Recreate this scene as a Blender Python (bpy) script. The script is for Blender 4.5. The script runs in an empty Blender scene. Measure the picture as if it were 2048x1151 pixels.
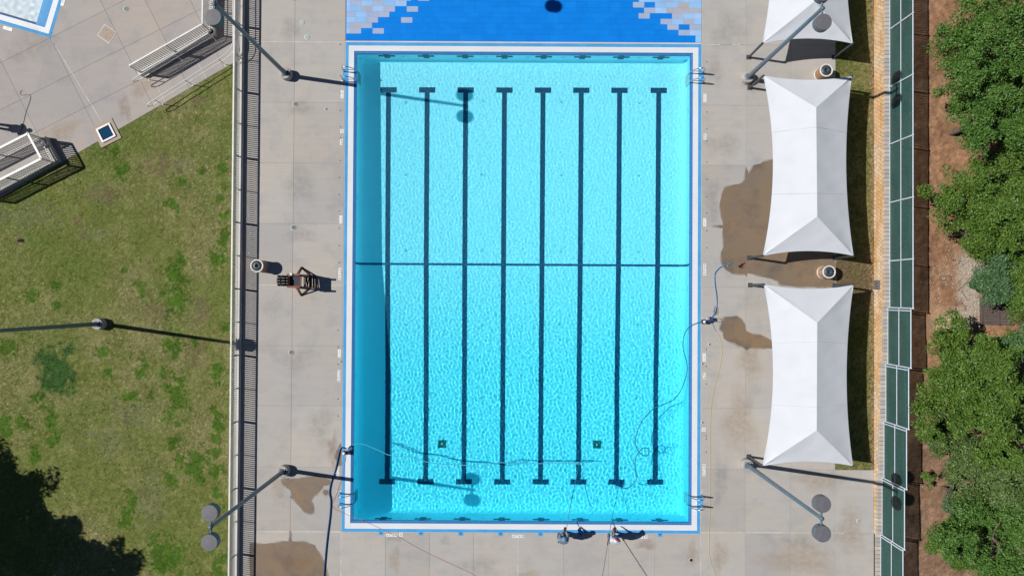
import bpy, math, random
import numpy as np
from mathutils import Matrix, Vector, Euler

random.seed(7)
SC = bpy.context.scene
COL = SC.collection

# ------------------------------------------------------------------ camera, world, sun, exposure
CAM_H = 38.0
CAM_ROT = (0.01123, 0.0, 0.0058)
FPX = 1425.0
cam = bpy.data.cameras.new('camera')
cam_o = bpy.data.objects.new('camera', cam)
COL.objects.link(cam_o)
cam_o.location = (0, 0, CAM_H)
cam_o.rotation_euler = CAM_ROT
cam.sensor_width = 36
cam.lens = 36 * FPX / 2048
cam.clip_end = 1500
SC.camera = cam_o

SUN_EL = math.radians(46.8)
SUN_AZ = math.radians(-8.0)            # direction the shadows run, measured from +x
sun_dir = Vector((math.cos(SUN_AZ), math.sin(SUN_AZ), -math.tan(SUN_EL))).normalized()

world = bpy.data.worlds.new('World')
SC.world = world
world.use_nodes = True
wn = world.node_tree
bg = wn.nodes['Background']
sky = wn.nodes.new('ShaderNodeTexSky')
sky.sky_type = 'NISHITA'
sky.sun_disc = False
sky.air_density = 0.7
sky.dust_density = 0.0
sky.ozone_density = 3.0
sky.sun_elevation = SUN_EL
sky.sun_rotation = math.atan2(-sun_dir.x, -sun_dir.y)
wn.links.new(sky.outputs[0], bg.inputs[0])
bg.inputs[1].default_value = 0.05

sun = bpy.data.lights.new('sun', 'SUN')
sun.energy = 5.0
sun.angle = math.radians(0.5)
sun.color = (1.0, 0.975, 0.94)
sun_o = bpy.data.objects.new('sun', sun)
COL.objects.link(sun_o)
sun_o.location = (-30, 5, 40)
sun_o.rotation_euler = sun_dir.to_track_quat('-Z', 'Y').to_euler()
sun.cycles.is_caustics_light = True    # sunlight is bent by the pool water

SC.view_settings.view_transform = 'Standard'
SC.view_settings.look = 'None'
SC.view_settings.gamma = 1.0
SC.view_settings.use_curve_mapping = False
SC.view_settings.exposure = 0.04
SC.cycles.use_denoising = True
SC.cycles.blur_glossy = 0.0
SC.cycles.sample_clamp_indirect = 0.0
SC.cycles.max_bounces = 16
SC.cycles.diffuse_bounces = 8
SC.cycles.glossy_bounces = 8
SC.cycles.transmission_bounces = 10
SC.cycles.transparent_max_bounces = 12

# ------------------------------------------------------------------ photo measurements -> places
RM = Euler(CAM_ROT, 'XYZ').to_matrix()


def ray(px, py):
    return (RM @ Vector(((px - 1024.0) / FPX, -(py - 575.5) / FPX, -1.0)))


def P(px, py, z=0.0):
    """the point at height z that the photograph shows at this place"""
    d = ray(px, py)
    t = (z - CAM_H) / d.z
    return Vector((d.x * t, d.y * t, z))


WATER_Z = -0.05
# pool plan (metres): outer edge of the white gutter
GX0, GX1, GY0, GY1 = -8.818, 9.903, -12.390, 13.342
COPE = 0.165
GUT = 0.29
LIP = 0.145
X0, X1 = GX0 + GUT + LIP, GX1 - GUT - LIP
Y0, Y1 = GY0 + GUT + LIP, GY1 - GUT - LIP
YB = P(1000, 528).y
PROFILE = [(Y0, 2.02), (P(1000, 760).y, 1.92), (YB, 1.40), (Y1, 1.22)]


def depth(y):
    return float(np.interp(y, [p[0] for p in PROFILE], [p[1] for p in PROFILE]))


def PW(px, py, lift=0.0):
    """the same for a place on the pool floor, seen through the water"""
    d = ray(px, py).normalized()
    t = (WATER_Z - CAM_H) / d.z
    h = Vector((0, 0, CAM_H)) + d * t
    r = 1 / 1.33
    ci = -d.z
    ct = math.sqrt(1 - r * r * (1 - ci * ci))
    dr = d * r + Vector((0, 0, 1)) * (r * ci - ct)
    y = h.y
    q = h
    for _ in range(4):
        z = -depth(y) + lift
        q = h + dr * ((z - h.z) / dr.z)
        y = q.y
    return q


# ------------------------------------------------------------------ object helpers
WL = {}


def thing(name, label, cat, loc, group=None):
    o = bpy.data.objects.new(name, None)
    COL.objects.link(o)
    o.location = loc
    o.empty_display_size = 0.3
    o['label'] = label
    o['category'] = cat
    if group:
        o['group'] = group
    WL[o] = Vector(loc)
    return o


def setting(name, loc=(0, 0, 0)):
    o = bpy.data.objects.new(name, None)
    COL.objects.link(o)
    o.location = loc
    o['kind'] = 'structure'
    WL[o] = Vector(loc)
    return o


def tag(o, label=None, cat=None, group=None, kind=None):
    if label:
        o['label'] = label
    if cat:
        o['category'] = cat
    if group:
        o['group'] = group
    if kind:
        o['kind'] = kind
    return o


def link(name, me, parent=None, loc=None):
    o = bpy.data.objects.new(name, me)
    COL.objects.link(o)
    if parent is not None:
        o.parent = parent
        WL[o] = WL[parent].copy()
    else:
        o.location = loc or (0, 0, 0)
        WL[o] = Vector(loc or (0, 0, 0))
    return o


class MB:
    def __init__(self):
        self.v = []
        self.f = []
        self.s = []

    def add(self, vs, fs, smooth=False):
        n = len(self.v)
        self.v += [tuple(p) for p in vs]
        self.f += [tuple(i + n for i in f) for f in fs]
        self.s += [smooth] * len(fs)
        return self

    def box(self, c, s, rz=0.0, m=None):
        x, y, z = s[0] / 2, s[1] / 2, s[2] / 2
        pts = [Vector((a, b, d)) for d in (-z, z) for a, b in ((-x, -y), (x, -y), (x, y), (-x, y))]
        if m is None:
            m = Matrix.Rotation(rz, 3, 'Z')
        c = Vector(c)
        pts = [m @ p + c for p in pts]
        return self.add(pts, [(3, 2, 1, 0), (4, 5, 6, 7), (0, 1, 5, 4), (1, 2, 6, 5), (2, 3, 7, 6), (3, 0, 4, 7)])

    def bar(self, a, b, w, h):
        """rectangular bar from a to b"""
        a, b = Vector(a), Vector(b)
        d = b - a
        q = d.to_track_quat('X', 'Z').to_matrix()
        return self.box((a + b) / 2, (d.length, w, h), m=q)

    def prism(self, poly, z0, z1, bottom=True):
        n = len(poly)
        area = sum(poly[i][0] * poly[(i + 1) % n][1] - poly[(i + 1) % n][0] * poly[i][1] for i in range(n))
        if area < 0:
            poly = list(poly)[::-1]
        vs = [(p[0], p[1], z0) for p in poly] + [(p[0], p[1], z1) for p in poly]
        fs = [tuple(range(n, 2 * n))] + [(i, (i + 1) % n, n + (i + 1) % n, n + i) for i in range(n)]
        if bottom:
            fs.append(tuple(range(n - 1, -1, -1)))
        return self.add(vs, fs)

    def lathe(self, c, prof, n=24, smooth=True, cap0=True, cap1=True):
        """prof: list of (r, z) from bottom to top"""
        c = Vector(c)
        vs = []
        for r, z in prof:
            for k in range(n):
                a = 2 * math.pi * k / n
                vs.append((c.x + r * math.cos(a), c.y + r * math.sin(a), c.z + z))
        fs = []
        for j in range(len(prof) - 1):
            for k in range(n):
                k2 = (k + 1) % n
                fs.append((j * n + k, j * n + k2, (j + 1) * n + k2, (j + 1) * n + k))
        self.add(vs, fs, smooth)
        caps = []
        if cap0 and prof[0][0] > 0:
            caps.append([(0, tuple(range(n - 1, -1, -1)))])
            self.add(vs[:n], [tuple(range(n - 1, -1, -1))])
        if cap1 and prof[-1][0] > 0:
            self.add(vs[-n:], [tuple(range(n))])
        return self

    def tube(self, pts, r, n=8, smooth=True, caps=True):
        pts = [Vector(p) for p in pts]
        m = len(pts)
        rs = r if isinstance(r, (list, tuple)) else [r] * m
        vs = []
        up = None
        for i in range(m):
            t = (pts[min(i + 1, m - 1)] - pts[max(i - 1, 0)])
            if t.length < 1e-9:
                t = Vector((0, 0, 1))
            t.normalize()
            if up is None:
                up = Vector((0, 0, 1)) if abs(t.z) < .9 else Vector((1, 0, 0))
            s = t.cross(up)
            if s.length < 1e-6:
                s = t.orthogonal()
            s.normalize()
            up = s.cross(t).normalized()
            for k in range(n):
                a = 2 * math.pi * k / n
                vs.append(pts[i] + (s * math.cos(a) + up * math.sin(a)) * rs[i])
        fs = []
        for i in range(m - 1):
            for k in range(n):
                k2 = (k + 1) % n
                fs.append((i * n + k, i * n + k2, (i + 1) * n + k2, (i + 1) * n + k))
        self.add(vs, fs, smooth)
        if caps:
            self.add(vs[:n], [tuple(range(n - 1, -1, -1))])
            self.add(vs[-n:], [tuple(range(n))])
        return self

    def mesh(self, name, mat, origin=Vector((0, 0, 0))):
        me = bpy.data.meshes.new(name)
        o = Vector(origin)
        me.from_pydata([(p[0] - o.x, p[1] - o.y, p[2] - o.z) for p in self.v], [], self.f)
        me.polygons.foreach_set('use_smooth', self.s)
        me.materials.append(mat)
        me.update()
        return me

    def build(self, name, mat, parent=None, loc=None, label=None, kind=None):
        if parent is not None:
            org = WL[parent]
        else:
            org = Vector(loc) if loc is not None else Vector((0, 0, 0))
        o = link(name, self.mesh(name, mat, org), parent, loc)
        if label:
            o['label'] = label
        if kind:
            o['kind'] = kind
        return o


def np_mesh(name, V, F, mat, smooth=False, cols=None):
    V = np.asarray(V, np.float32)
    F = np.asarray(F, np.int32)
    k = F.shape[1]
    me = bpy.data.meshes.new(name)
    me.vertices.add(len(V))
    me.vertices.foreach_set('co', V.ravel())
    me.loops.add(F.size)
    me.loops.foreach_set('vertex_index', F.ravel())
    me.polygons.add(len(F))
    me.polygons.foreach_set('loop_start', np.arange(0, F.size, k, dtype=np.int32))
    me.polygons.foreach_set('loop_total', np.full(len(F), k, np.int32))
    me.polygons.foreach_set('use_smooth', np.full(len(F), smooth, bool))
    me.update(calc_edges=True)
    if cols is not None:
        ca = me.color_attributes.new('tint', 'FLOAT_COLOR', 'POINT')
        c4 = np.ones((len(V), 4), np.float32)
        c4[:, :3] = cols
        ca.data.foreach_set('color', c4.ravel())
    me.materials.append(mat)
    return me


def children(o):
    return [c for c in bpy.data.objects if c.parent == o]


def copy_tree(o, loc, kids=None):
    def cp(s, par):
        c = s.copy()
        COL.objects.link(c)
        if par is not None:
            c.parent = par
        for ch in list(s.children):
            cp(ch, c)
        return c
    r = cp(o, None)
    r.location = loc
    WL[r] = Vector(loc)
    return r


def smooth_path(pts, step=4):
    """Catmull-Rom through the points"""
    pts = [Vector(p) for p in pts]
    out = []
    n = len(pts)
    for i in range(n - 1):
        p0, p1, p2, p3 = pts[max(i - 1, 0)], pts[i], pts[i + 1], pts[min(i + 2, n - 1)]
        for k in range(step):
            t = k / step
            out.append(0.5 * ((2 * p1) + (p2 - p0) * t + (2 * p0 - 5 * p1 + 4 * p2 - p3) * t * t
                              + (3 * p1 - p0 - 3 * p2 + p3) * t ** 3))
    out.append(pts[-1])
    return out


RNG = np.random.default_rng(11)


def spectral(N, dx, lo, hi, rng, aniso=1.0, tilt=0.0):
    """random smooth field with wavelengths between lo and hi metres, unit variance"""
    k = np.fft.fftfreq(N, dx) * 2 * np.pi
    ct_, st_ = math.cos(tilt), math.sin(tilt)
    ka = k[None, :] * ct_ + k[:, None] * st_
    kb = -k[None, :] * st_ + k[:, None] * ct_
    K = np.sqrt(ka ** 2 + (kb * aniso) ** 2)
    k0, k1 = 2 * np.pi / hi, 2 * np.pi / lo
    kc, s = .5 * (k0 + k1), .5 * (k1 - k0)
    a = np.exp(-((K - kc) / s) ** 2) * np.fft.fft2(rng.standard_normal((N, N)))
    r = np.real(np.fft.ifft2(a))
    return r / r.std()


def red_noise(N, dx, lo, hi, rng, power=1.6):
    k = np.fft.fftfreq(N, dx) * 2 * np.pi
    K = np.sqrt(k[None, :] ** 2 + k[:, None] ** 2)
    K[0, 0] = 1
    amp = K ** (-power) * (K > 2 * np.pi / hi) * (K < 2 * np.pi / lo)
    r = np.real(np.fft.ifft2(amp * np.fft.fft2(rng.standard_normal((N, N)))))
    return r / r.std()


# ------------------------------------------------------------------ materials
def new_mat(name):
    m = bpy.data.materials.new(name)
    m.use_nodes = True
    nt = m.node_tree
    return m, nt, nt.nodes['Principled BSDF']


def plain(name, c, rough=.6, metal=0.0, spec=.5):
    m, nt, b = new_mat(name)
    b.inputs['Base Color'].default_value = (*c, 1)
    b.inputs['Roughness'].default_value = rough
    b.inputs['Metallic'].default_value = metal
    b.inputs['Specular IOR Level'].default_value = spec
    return m


def nd(nt, t, **kw):
    n = nt.nodes.new(t)
    for k, v in kw.items():
        setattr(n, k, v)
    return n


def noise(nt, scale, detail=6, rough=.55, coord='Object', stretch=None):
    tc = nd(nt, 'ShaderNodeTexCoord')
    n = nd(nt, 'ShaderNodeTexNoise')
    n.inputs['Scale'].default_value = scale
    n.inputs['Detail'].default_value = detail
    n.inputs['Roughness'].default_value = rough
    src = tc.outputs[coord]
    if coord == 'World':
        src = None
    if stretch:
        mp = nd(nt, 'ShaderNodeMapping')
        mp.inputs['Scale'].default_value = stretch
        nt.links.new(src, mp.inputs[0])
        src = mp.outputs[0]
    nt.links.new(src, n.inputs['Vector'])
    return n


def geo_noise(nt, scale, detail=6, rough=.55, stretch=None):
    """noise in world space, so that one pattern runs on across separate pieces"""
    g = nd(nt, 'ShaderNodeNewGeometry')
    n = nd(nt, 'ShaderNodeTexNoise')
    n.inputs['Scale'].default_value = scale
    n.inputs['Detail'].default_value = detail
    n.inputs['Roughness'].default_value = rough
    src = g.outputs['Position']
    if stretch:
        mp = nd(nt, 'ShaderNodeMapping')
        mp.inputs['Scale'].default_value = stretch
        nt.links.new(src, mp.inputs[0])
        src = mp.outputs[0]
    nt.links.new(src, n.inputs['Vector'])
    return n


def ramp(nt, src, stops):
    r = nd(nt, 'ShaderNodeValToRGB')
    e = r.color_ramp.elements
    while len(e) < len(stops):
        e.new(.5)
    for i, (p, c) in enumerate(stops):
        e[i].position = p
        e[i].color = (*c, 1) if len(c) == 3 else c
    nt.links.new(src, r.inputs[0])
    return r.outputs[0]


def mix(nt, fac, a, b, mode='MIX'):
    m = nd(nt, 'ShaderNodeMix', data_type='RGBA', blend_type=mode)
    for sock, v in ((m.inputs[0], fac), (m.inputs[6], a), (m.inputs[7], b)):
        if isinstance(v, (int, float)):
            sock.default_value = v
        elif isinstance(v, tuple):
            sock.default_value = (*v, 1)
        else:
            nt.links.new(v, sock)
    return m.outputs[2]


def bump(nt, b, src, strength, dist):
    bm = nd(nt, 'ShaderNodeBump')
    bm.inputs['Strength'].default_value = strength
    bm.inputs['Distance'].default_value = dist
    nt.links.new(src, bm.inputs['Height'])
    nt.links.new(bm.outputs[0], b.inputs['Normal'])


def mottled(name, c1, c2, scale=3.0, rough=.7, fine=40.0, fine_amt=.12, bmp=0.0, metal=0.0, lo=.35, hi=.65, spec=.4):
    m, nt, b = new_mat(name)
    n1 = geo_noise(nt, scale, 5)
    base = ramp(nt, n1.outputs[0], [(lo, c1), (hi, c2)])
    n2 = geo_noise(nt, fine, 3)
    g = ramp(nt, n2.outputs[0], [(.3, (1 - fine_amt,) * 3), (.7, (1 + fine_amt,) * 3)])
    col = mix(nt, 1.0, base, g, 'MULTIPLY')
    nt.links.new(col, b.inputs['Base Color'])
    b.inputs['Roughness'].default_value = rough
    b.inputs['Metallic'].default_value = metal
    b.inputs['Specular IOR Level'].default_value = spec
    if bmp:
        bump(nt, b, n2.outputs[0], bmp, .01)
    return m


def concrete(name, base, warm, dark, rough=.85):
    m, nt, b = new_mat(name)
    n1 = geo_noise(nt, .22, 6, .6)
    n2 = geo_noise(nt, .9, 8, .62)
    n3 = geo_noise(nt, 14, 6, .7)
    c = ramp(nt, n1.outputs[0], [(.36, base), (.66, warm)])
    f2 = ramp(nt, n2.outputs[0], [(.50, (0, 0, 0)), (.72, (1, 1, 1))])
    c = mix(nt, f2, c, dark)
    # small dark spots and pits
    f3 = ramp(nt, n3.outputs[0], [(.28, (.72, .72, .72)), (.42, (1, 1, 1)), (.62, (1, 1, 1)), (.75, (1.06, 1.06, 1.05))])
    c = mix(nt, .8, c, f3, 'MULTIPLY')
    # hairline cracks here and there, rusty bleeds, faint dragged streaks
    g = nd(nt, 'ShaderNodeNewGeometry')
    wob = geo_noise(nt, 1.7, 4)
    vm = nd(nt, 'ShaderNodeVectorMath', operation='MULTIPLY_ADD')
    vm.inputs[1].default_value = (.35, .35, .35)
    nt.links.new(wob.outputs['Color'], vm.inputs[0])
    nt.links.new(g.outputs['Position'], vm.inputs[2])
    vo = nd(nt, 'ShaderNodeTexVoronoi', feature='DISTANCE_TO_EDGE')
    vo.inputs['Scale'].default_value = .21
    nt.links.new(vm.outputs[0], vo.inputs['Vector'])
    crack = ramp(nt, vo.outputs['Distance'], [(.0012, (1, 1, 1)), (.0034, (0, 0, 0))])
    msk = ramp(nt, geo_noise(nt, .33, 2).outputs[0], [(.56, (0, 0, 0)), (.66, (.22, .22, .22))])
    c = mix(nt, mix(nt, 1.0, crack, msk, 'MULTIPLY'), c, tuple(.55 * q for q in dark))
    rust = ramp(nt, geo_noise(nt, .8, 7, .7).outputs[0], [(.66, (0, 0, 0)), (.80, (.55, .55, .55))])
    c = mix(nt, rust, c, (.36, .24, .15))
    strk = ramp(nt, geo_noise(nt, 2.2, 5, .6, (.25, 1.6, 1)).outputs[0], [(.28, (.95, .95, .955)), (.55, (1, 1, 1)), (.80, (1.03, 1.03, 1.025))])
    c = mix(nt, 1.0, c, strk, 'MULTIPLY')
    oi = nd(nt, 'ShaderNodeObjectInfo')
    rr = ramp(nt, oi.outputs['Random'], [(0, (.92, .925, .94)), (1, (1.06, 1.05, 1.03))])
    c = mix(nt, 1.0, c, rr, 'MULTIPLY')
    nt.links.new(c, b.inputs['Base Color'])
    b.inputs['Roughness'].default_value = rough
    bump(nt, b, n3.outputs[0], .25, .01)
    return m


M = {}
M['deck'] = concrete('deck_concrete', (.366, .350, .333), (.398, .358, .312), (.312, .305, .298))
M['plaza'] = concrete('plaza_concrete', (.325, .302, .288), (.36, .312, .275), (.282, .270, .264))
M['joint'] = plain('joint_filler', (.31, .295, .28), .95)
M['caulk'] = mottled('pale_caulk', (.58, .56, .52), (.42, .39, .36), 2.0, .8)
M['curb'] = mottled('curb_concrete', (.56, .53, .50), (.48, .45, .42), .8, .85)
M['cast'] = mottled('cast_concrete', (.42, .39, .355), (.30, .28, .26), 3.0, .85, 30, .1, .3)
M['wet'] = concrete('wet_concrete', (.165, .130, .100), (.215, .145, .085), (.118, .096, .078), .45)
M['damp'] = concrete('damp_concrete', (.27, .245, .22), (.29, .25, .21), (.23, .21, .195), .75)
M['white_metal'] = mottled('white_painted_metal', (.72, .70, .66), (.62, .60, .56), 3.0, .4)
M['picket'] = mottled('cream_painted_metal', (.70, .68, .64), (.62, .60, .56), 3.0, .45)
M['plaster'] = mottled('pool_plaster', (.64, .91, .97), (.60, .885, .955), .8, .6, 18, .03)
M['navy'] = mottled('navy_tile', (.012, .035, .075), (.02, .05, .10), 20, .4)
M['line_navy'] = mottled('lane_navy_tile', (.018, .062, .125), (.024, .08, .15), 9, .5)
M['grating'] = mottled('white_gutter_plastic', (.76, .765, .775), (.71, .72, .735), .5, .55, 20, .04)
M['gutter_dark'] = plain('gutter_channel', (.25, .29, .36), .8)
M['coping'] = mottled('blue_coping_paint', (.055, .28, .56), (.075, .33, .62), 1.2, .7, 25, .10, spec=.15)
M['chrome'] = plain('stainless_steel', (.62, .64, .66), .18, 1.0)
M['dark_metal'] = mottled('dark_bronze_metal', (.045, .05, .055), (.06, .065, .07), 4, .45)
M['lamp_pole'] = mottled('grey_blue_pole_paint', (.085, .125, .155), (.11, .15, .18), 4, .35)
M['lamp_head'] = mottled('grey_lamp_paint', (.115, .115, .125), (.135, .135, .145), 6, .55)
M['wood'] = mottled('brown_timber', (.24, .090, .052), (.16, .060, .036), 7, .7, 60, .25)
M['wood_dark'] = mottled('dark_timber', (.055, .03, .022), (.035, .02, .016), 7, .75, 60, .25)
M['bin_slat'] = mottled('tan_slat', (.42, .25, .15), (.34, .19, .11), 9, .7, 70, .2)
M['bin_rim'] = mottled('cream_rim', (.66, .62, .57), (.58, .54, .49), 6, .5)
M['bin_lid'] = mottled('dark_blue_lid', (.032, .044, .058), (.042, .056, .072), 8, .45)
M['hose_blue'] = mottled('blue_vacuum_hose', (.012, .055, .16), (.018, .08, .22), 8, .3)
M['hose_deck'] = mottled('light_blue_vacuum_hose', (.05, .19, .36), (.07, .24, .42), 8, .25)
M['hose_pale'] = mottled('pale_vacuum_hose', (.06, .38, .50), (.09, .43, .56), 8, .4)
M['hose_teal'] = mottled('teal_vacuum_hose', (.008, .11, .20), (.012, .15, .25), 8, .5)
M['cord_yellow'] = plain('yellow_cord', (.52, .40, .10), .6)
M['cord_red'] = plain('red_cord', (.42, .10, .08), .6)
M['black'] = plain('black_plastic', (.018, .02, .024), .45)
M['pump_blue'] = plain('blue_plastic', (.02, .07, .20), .35)
M['pump_white'] = plain('white_plastic', (.62, .64, .64), .4)
M['red'] = plain('red_plastic', (.45, .02, .03), .4)
M['pole_alu'] = plain('blue_grey_aluminium', (.24, .34, .40), .35, .6)
M['tile_white'] = mottled('white_ceramic', (.74, .74, .72), (.68, .68, .66), 8, .35)
M['ink'] = plain('black_lettering', (.02, .02, .025), .6)
M['ink_red'] = plain('faded_red_print', (.40, .22, .22), .6)
M['steel_drain'] = plain('drain_grate', (.12, .13, .12), .6, .3)
M['drain_green'] = plain('green_drain_cover', (.07, .13, .12), .6)
M['main_drain'] = mottled('pool_main_drain', (.03, .13, .11), (.045, .17, .15), 6, .6)
M['inlet'] = plain('pool_inlet_ring', (.36, .62, .58), .5)
M['hatch'] = mottled('tan_hatch_cover', (.37, .29, .225), (.33, .27, .22), 3, .8)
M['glass_blue'] = plain('dark_blue_glass', (.008, .045, .10), .08)
M['bark'] = mottled('tree_bark', (.10, .075, .055), (.15, .12, .095), 6, .9, 30, .25, .5)
M['fence_steel'] = mottled('galvanised_steel', (.44, .51, .58), (.52, .58, .64), 6, .45)
M['planks'] = mottled('weathered_plank', (.085, .062, .055), (.12, .09, .08), 5, .8, 40, .2)
M['hair'] = plain('dark_hair', (.02, .015, .012), .7)
M['skin'] = plain('skin', (.32, .17, .11), .5)
M['shirt_grey'] = mottled('grey_blue_shirt', (.13, .19, .26), (.19, .25, .33), 12, .85)
M['trouser_dark'] = plain('dark_trousers', (.03, .04, .055), .85)
M['shirt_white'] = mottled('white_shirt', (.62, .63, .66), (.55, .57, .62), 8, .85)
M['shorts_blue'] = plain('navy_shorts', (.03, .06, .16), .85)
M['cap_red'] = plain('red_cap', (.42, .03, .04), .8)
M['shoe'] = plain('brown_shoe', (.10, .035, .03), .7)
M['cushion'] = plain('dark_seat', (.025, .022, .035), .7)

# tile lip: small square mosaic, joints recessed by bump
m, nt, b = new_mat('blue_mosaic_lip')
g = nd(nt, 'ShaderNodeNewGeometry')
br = nd(nt, 'ShaderNodeTexBrick')
br.offset = 0.0
br.inputs['Scale'].default_value = 1.0
br.inputs['Brick Width'].default_value = .075
br.inputs['Row Height'].default_value = .075
br.inputs['Mortar Size'].default_value = .008
br.inputs['Color1'].default_value = (.010, .085, .29, 1)
br.inputs['Color2'].default_value = (.018, .13, .38, 1)
br.inputs['Mortar'].default_value = (.07, .25, .50, 1)
nt.links.new(g.outputs['Position'], br.inputs['Vector'])
n = geo_noise(nt, 1.3, 4)
c = mix(nt, ramp(nt, n.outputs[0], [(.45, (0, 0, 0)), (.75, (.35, .35, .35))]), br.outputs[0], (.05, .22, .46))
b.inputs['Specular IOR Level'].default_value = .2
nt.links.new(c, b.inputs['Base Color'])
b.inputs['Roughness'].default_value = .6
M['mosaic'] = m

# water: clear dielectric, tinted; the deep end takes more red out of the light
m = bpy.data.materials.new('pool_water_surface')
m.use_nodes = True
nt = m.node_tree
nt.nodes.clear()
out = nd(nt, 'ShaderNodeOutputMaterial')
gl = nd(nt, 'ShaderNodeBsdfGlass')
gl.inputs['Roughness'].default_value = 0.0
gl.inputs['IOR'].default_value = 1.33
g = nd(nt, 'ShaderNodeNewGeometry')
sx = nd(nt, 'ShaderNodeSeparateXYZ')
nt.links.new(g.outputs['Position'], sx.inputs[0])
mr = nd(nt, 'ShaderNodeMapRange')
mr.inputs['From Min'].default_value = Y0
mr.inputs['From Max'].default_value = Y1
nt.links.new(sx.outputs[1], mr.inputs[0])
cr = ramp(nt, mr.outputs[0], [(0.0, (.33, .915, .99)), (.32, (.39, .93, .99)), (.57, (.57, .95, .995)), (1.0, (.64, .955, .995))])
nt.links.new(cr, gl.inputs['Color'])
nt.links.new(gl.outputs[0], out.inputs[0])
M['water'] = m
m = bpy.data.materials.new('shallow_water_surface')
m.use_nodes = True
nt = m.node_tree
nt.nodes.clear()
out = nd(nt, 'ShaderNodeOutputMaterial')
gl = nd(nt, 'ShaderNodeBsdfGlass')
gl.inputs['Roughness'].default_value = 0.0
gl.inputs['IOR'].default_value = 1.33
gl.inputs['Color'].default_value = (.97, .975, .98, 1)
nt.links.new(gl.outputs[0], out.inputs[0])
M['water_shallow'] = m


def tint_mat(name, rough=.9, fine=60, amt=.25, bmp=.0):
    m, nt, b = new_mat(name)
    a = nd(nt, 'ShaderNodeVertexColor', layer_name='tint')
    n = geo_noise(nt, fine, 4, .6)
    g = ramp(nt, n.outputs[0], [(.3, (1 - amt,) * 3), (.7, (1 + amt,) * 3)])
    c = mix(nt, 1.0, a.outputs[0], g, 'MULTIPLY')
    nt.links.new(c, b.inputs['Base Color'])
    b.inputs['Roughness'].default_value = rough
    b.inputs['Specular IOR Level'].default_value = .2
    if bmp:
        bump(nt, b, n.outputs[0], bmp, .03)
    return m


M['lawn'] = tint_mat('lawn_soil_and_grass', .95, 24, .35, .5)
M['blade'] = tint_mat('grass_blade', .75, 9, .12)
M['dirt'] = tint_mat('red_brown_dirt', .95, 16, .22, .5)


def leaf_mat(name, cols):
    m = bpy.data.materials.new(name)
    m.use_nodes = True
    nt = m.node_tree
    b = nt.nodes['Principled BSDF']
    out = nt.nodes['Material Output']
    g = nd(nt, 'ShaderNodeNewGeometry')
    k = len(cols)
    c = ramp(nt, g.outputs['Random Per Island'], [(i / (k - 1), cc) for i, cc in enumerate(cols)])
    nt.links.new(c, b.inputs['Base Color'])
    b.inputs['Roughness'].default_value = .45
    b.inputs['Specular IOR Level'].default_value = .35
    t = nd(nt, 'ShaderNodeBsdfTranslucent')
    c2 = mix(nt, 1.0, c, (1.1, 1.25, .5), 'MULTIPLY')
    nt.links.new(c2, t.inputs[0])
    ms = nd(nt, 'ShaderNodeMixShader')
    ms.inputs[0].default_value = .20
    nt.links.new(b.outputs[0], ms.inputs[1])
    nt.links.new(t.outputs[0], ms.inputs[2])
    nt.links.new(ms.outputs[0], out.inputs[0])
    return m


M['leaf_a'] = leaf_mat('bright_green_leaf', [(0.050, 0.123, 0.022), (0.073, 0.163, 0.027), (0.095, 0.199, 0.034), (0.134, 0.234, 0.043), (0.062, 0.140, 0.026)])
M['leaf_b'] = leaf_mat('mid_green_leaf', [(0.056, 0.129, 0.019), (0.084, 0.163, 0.022), (0.112, 0.199, 0.028), (0.145, 0.222, 0.038), (0.067, 0.140, 0.022)])
M['leaf_c'] = leaf_mat('blue_green_leaf', [(0.056, 0.129, 0.048), (0.078, 0.158, 0.065), (0.095, 0.181, 0.076), (0.123, 0.211, 0.091), (0.062, 0.140, 0.053)])
M['leaf_d'] = leaf_mat('mixed_shrub_leaf', [(0.056, 0.117, 0.023), (0.089, 0.163, 0.038), (0.123, 0.199, 0.053), (0.168, 0.222, 0.076), (0.078, 0.117, 0.032)])

# fabric
m = bpy.data.materials.new('white_shade_fabric')
m.use_nodes = True
nt = m.node_tree
b = nt.nodes['Principled BSDF']
out = nt.nodes['Material Output']
n = geo_noise(nt, 1.2, 5)
c = ramp(nt, n.outputs[0], [(.30, (.575, .592, .63)), (.50, (.60, .618, .652)), (.70, (.62, .635, .665))])
nt.links.new(c, b.inputs['Base Color'])
b.inputs['Roughness'].default_value = .8
t = nd(nt, 'ShaderNodeBsdfTranslucent')
t.inputs[0].default_value = (.6, .62, .66, 1)
ms = nd(nt, 'ShaderNodeMixShader')
ms.inputs[0].default_value = .08
nt.links.new(b.outputs[0], ms.inputs[1])
nt.links.new(t.outputs[0], ms.inputs[2])
nt.links.new(ms.outputs[0], out.inputs[0])
M['fabric'] = m
M['seam'] = plain('fabric_seam', (.50, .52, .57), .85)

# green windscreen mesh: woven, lets part of the light through
m = bpy.data.materials.new('green_windscreen')
m.use_nodes = True
nt = m.node_tree
b = nt.nodes['Principled BSDF']
out = nt.nodes['Material Output']
n = geo_noise(nt, 1.1, 5, .6, (1, .5, 1))
c = ramp(nt, n.outputs[0], [(.35, (.017, .072, .062)), (.68, (.028, .098, .083))])
n2 = geo_noise(nt, 60, 2)
c = mix(nt, 1.0, c, ramp(nt, n2.outputs[0], [(.3, (.75, .75, .75)), (.7, (1.2, 1.2, 1.2))]), 'MULTIPLY')
nt.links.new(c, b.inputs['Base Color'])
b.inputs['Roughness'].default_value = .8
t = nd(nt, 'ShaderNodeBsdfTransparent')
ms = nd(nt, 'ShaderNodeMixShader')
g = nd(nt, 'ShaderNodeNewGeometry')
sx = nd(nt, 'ShaderNodeSeparateXYZ')
nt.links.new(g.outputs['Position'], sx.inputs[0])
mm = nd(nt, 'ShaderNodeMath', operation='MULTIPLY')
mm.inputs[1].default_value = 2 * math.pi / .115
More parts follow.
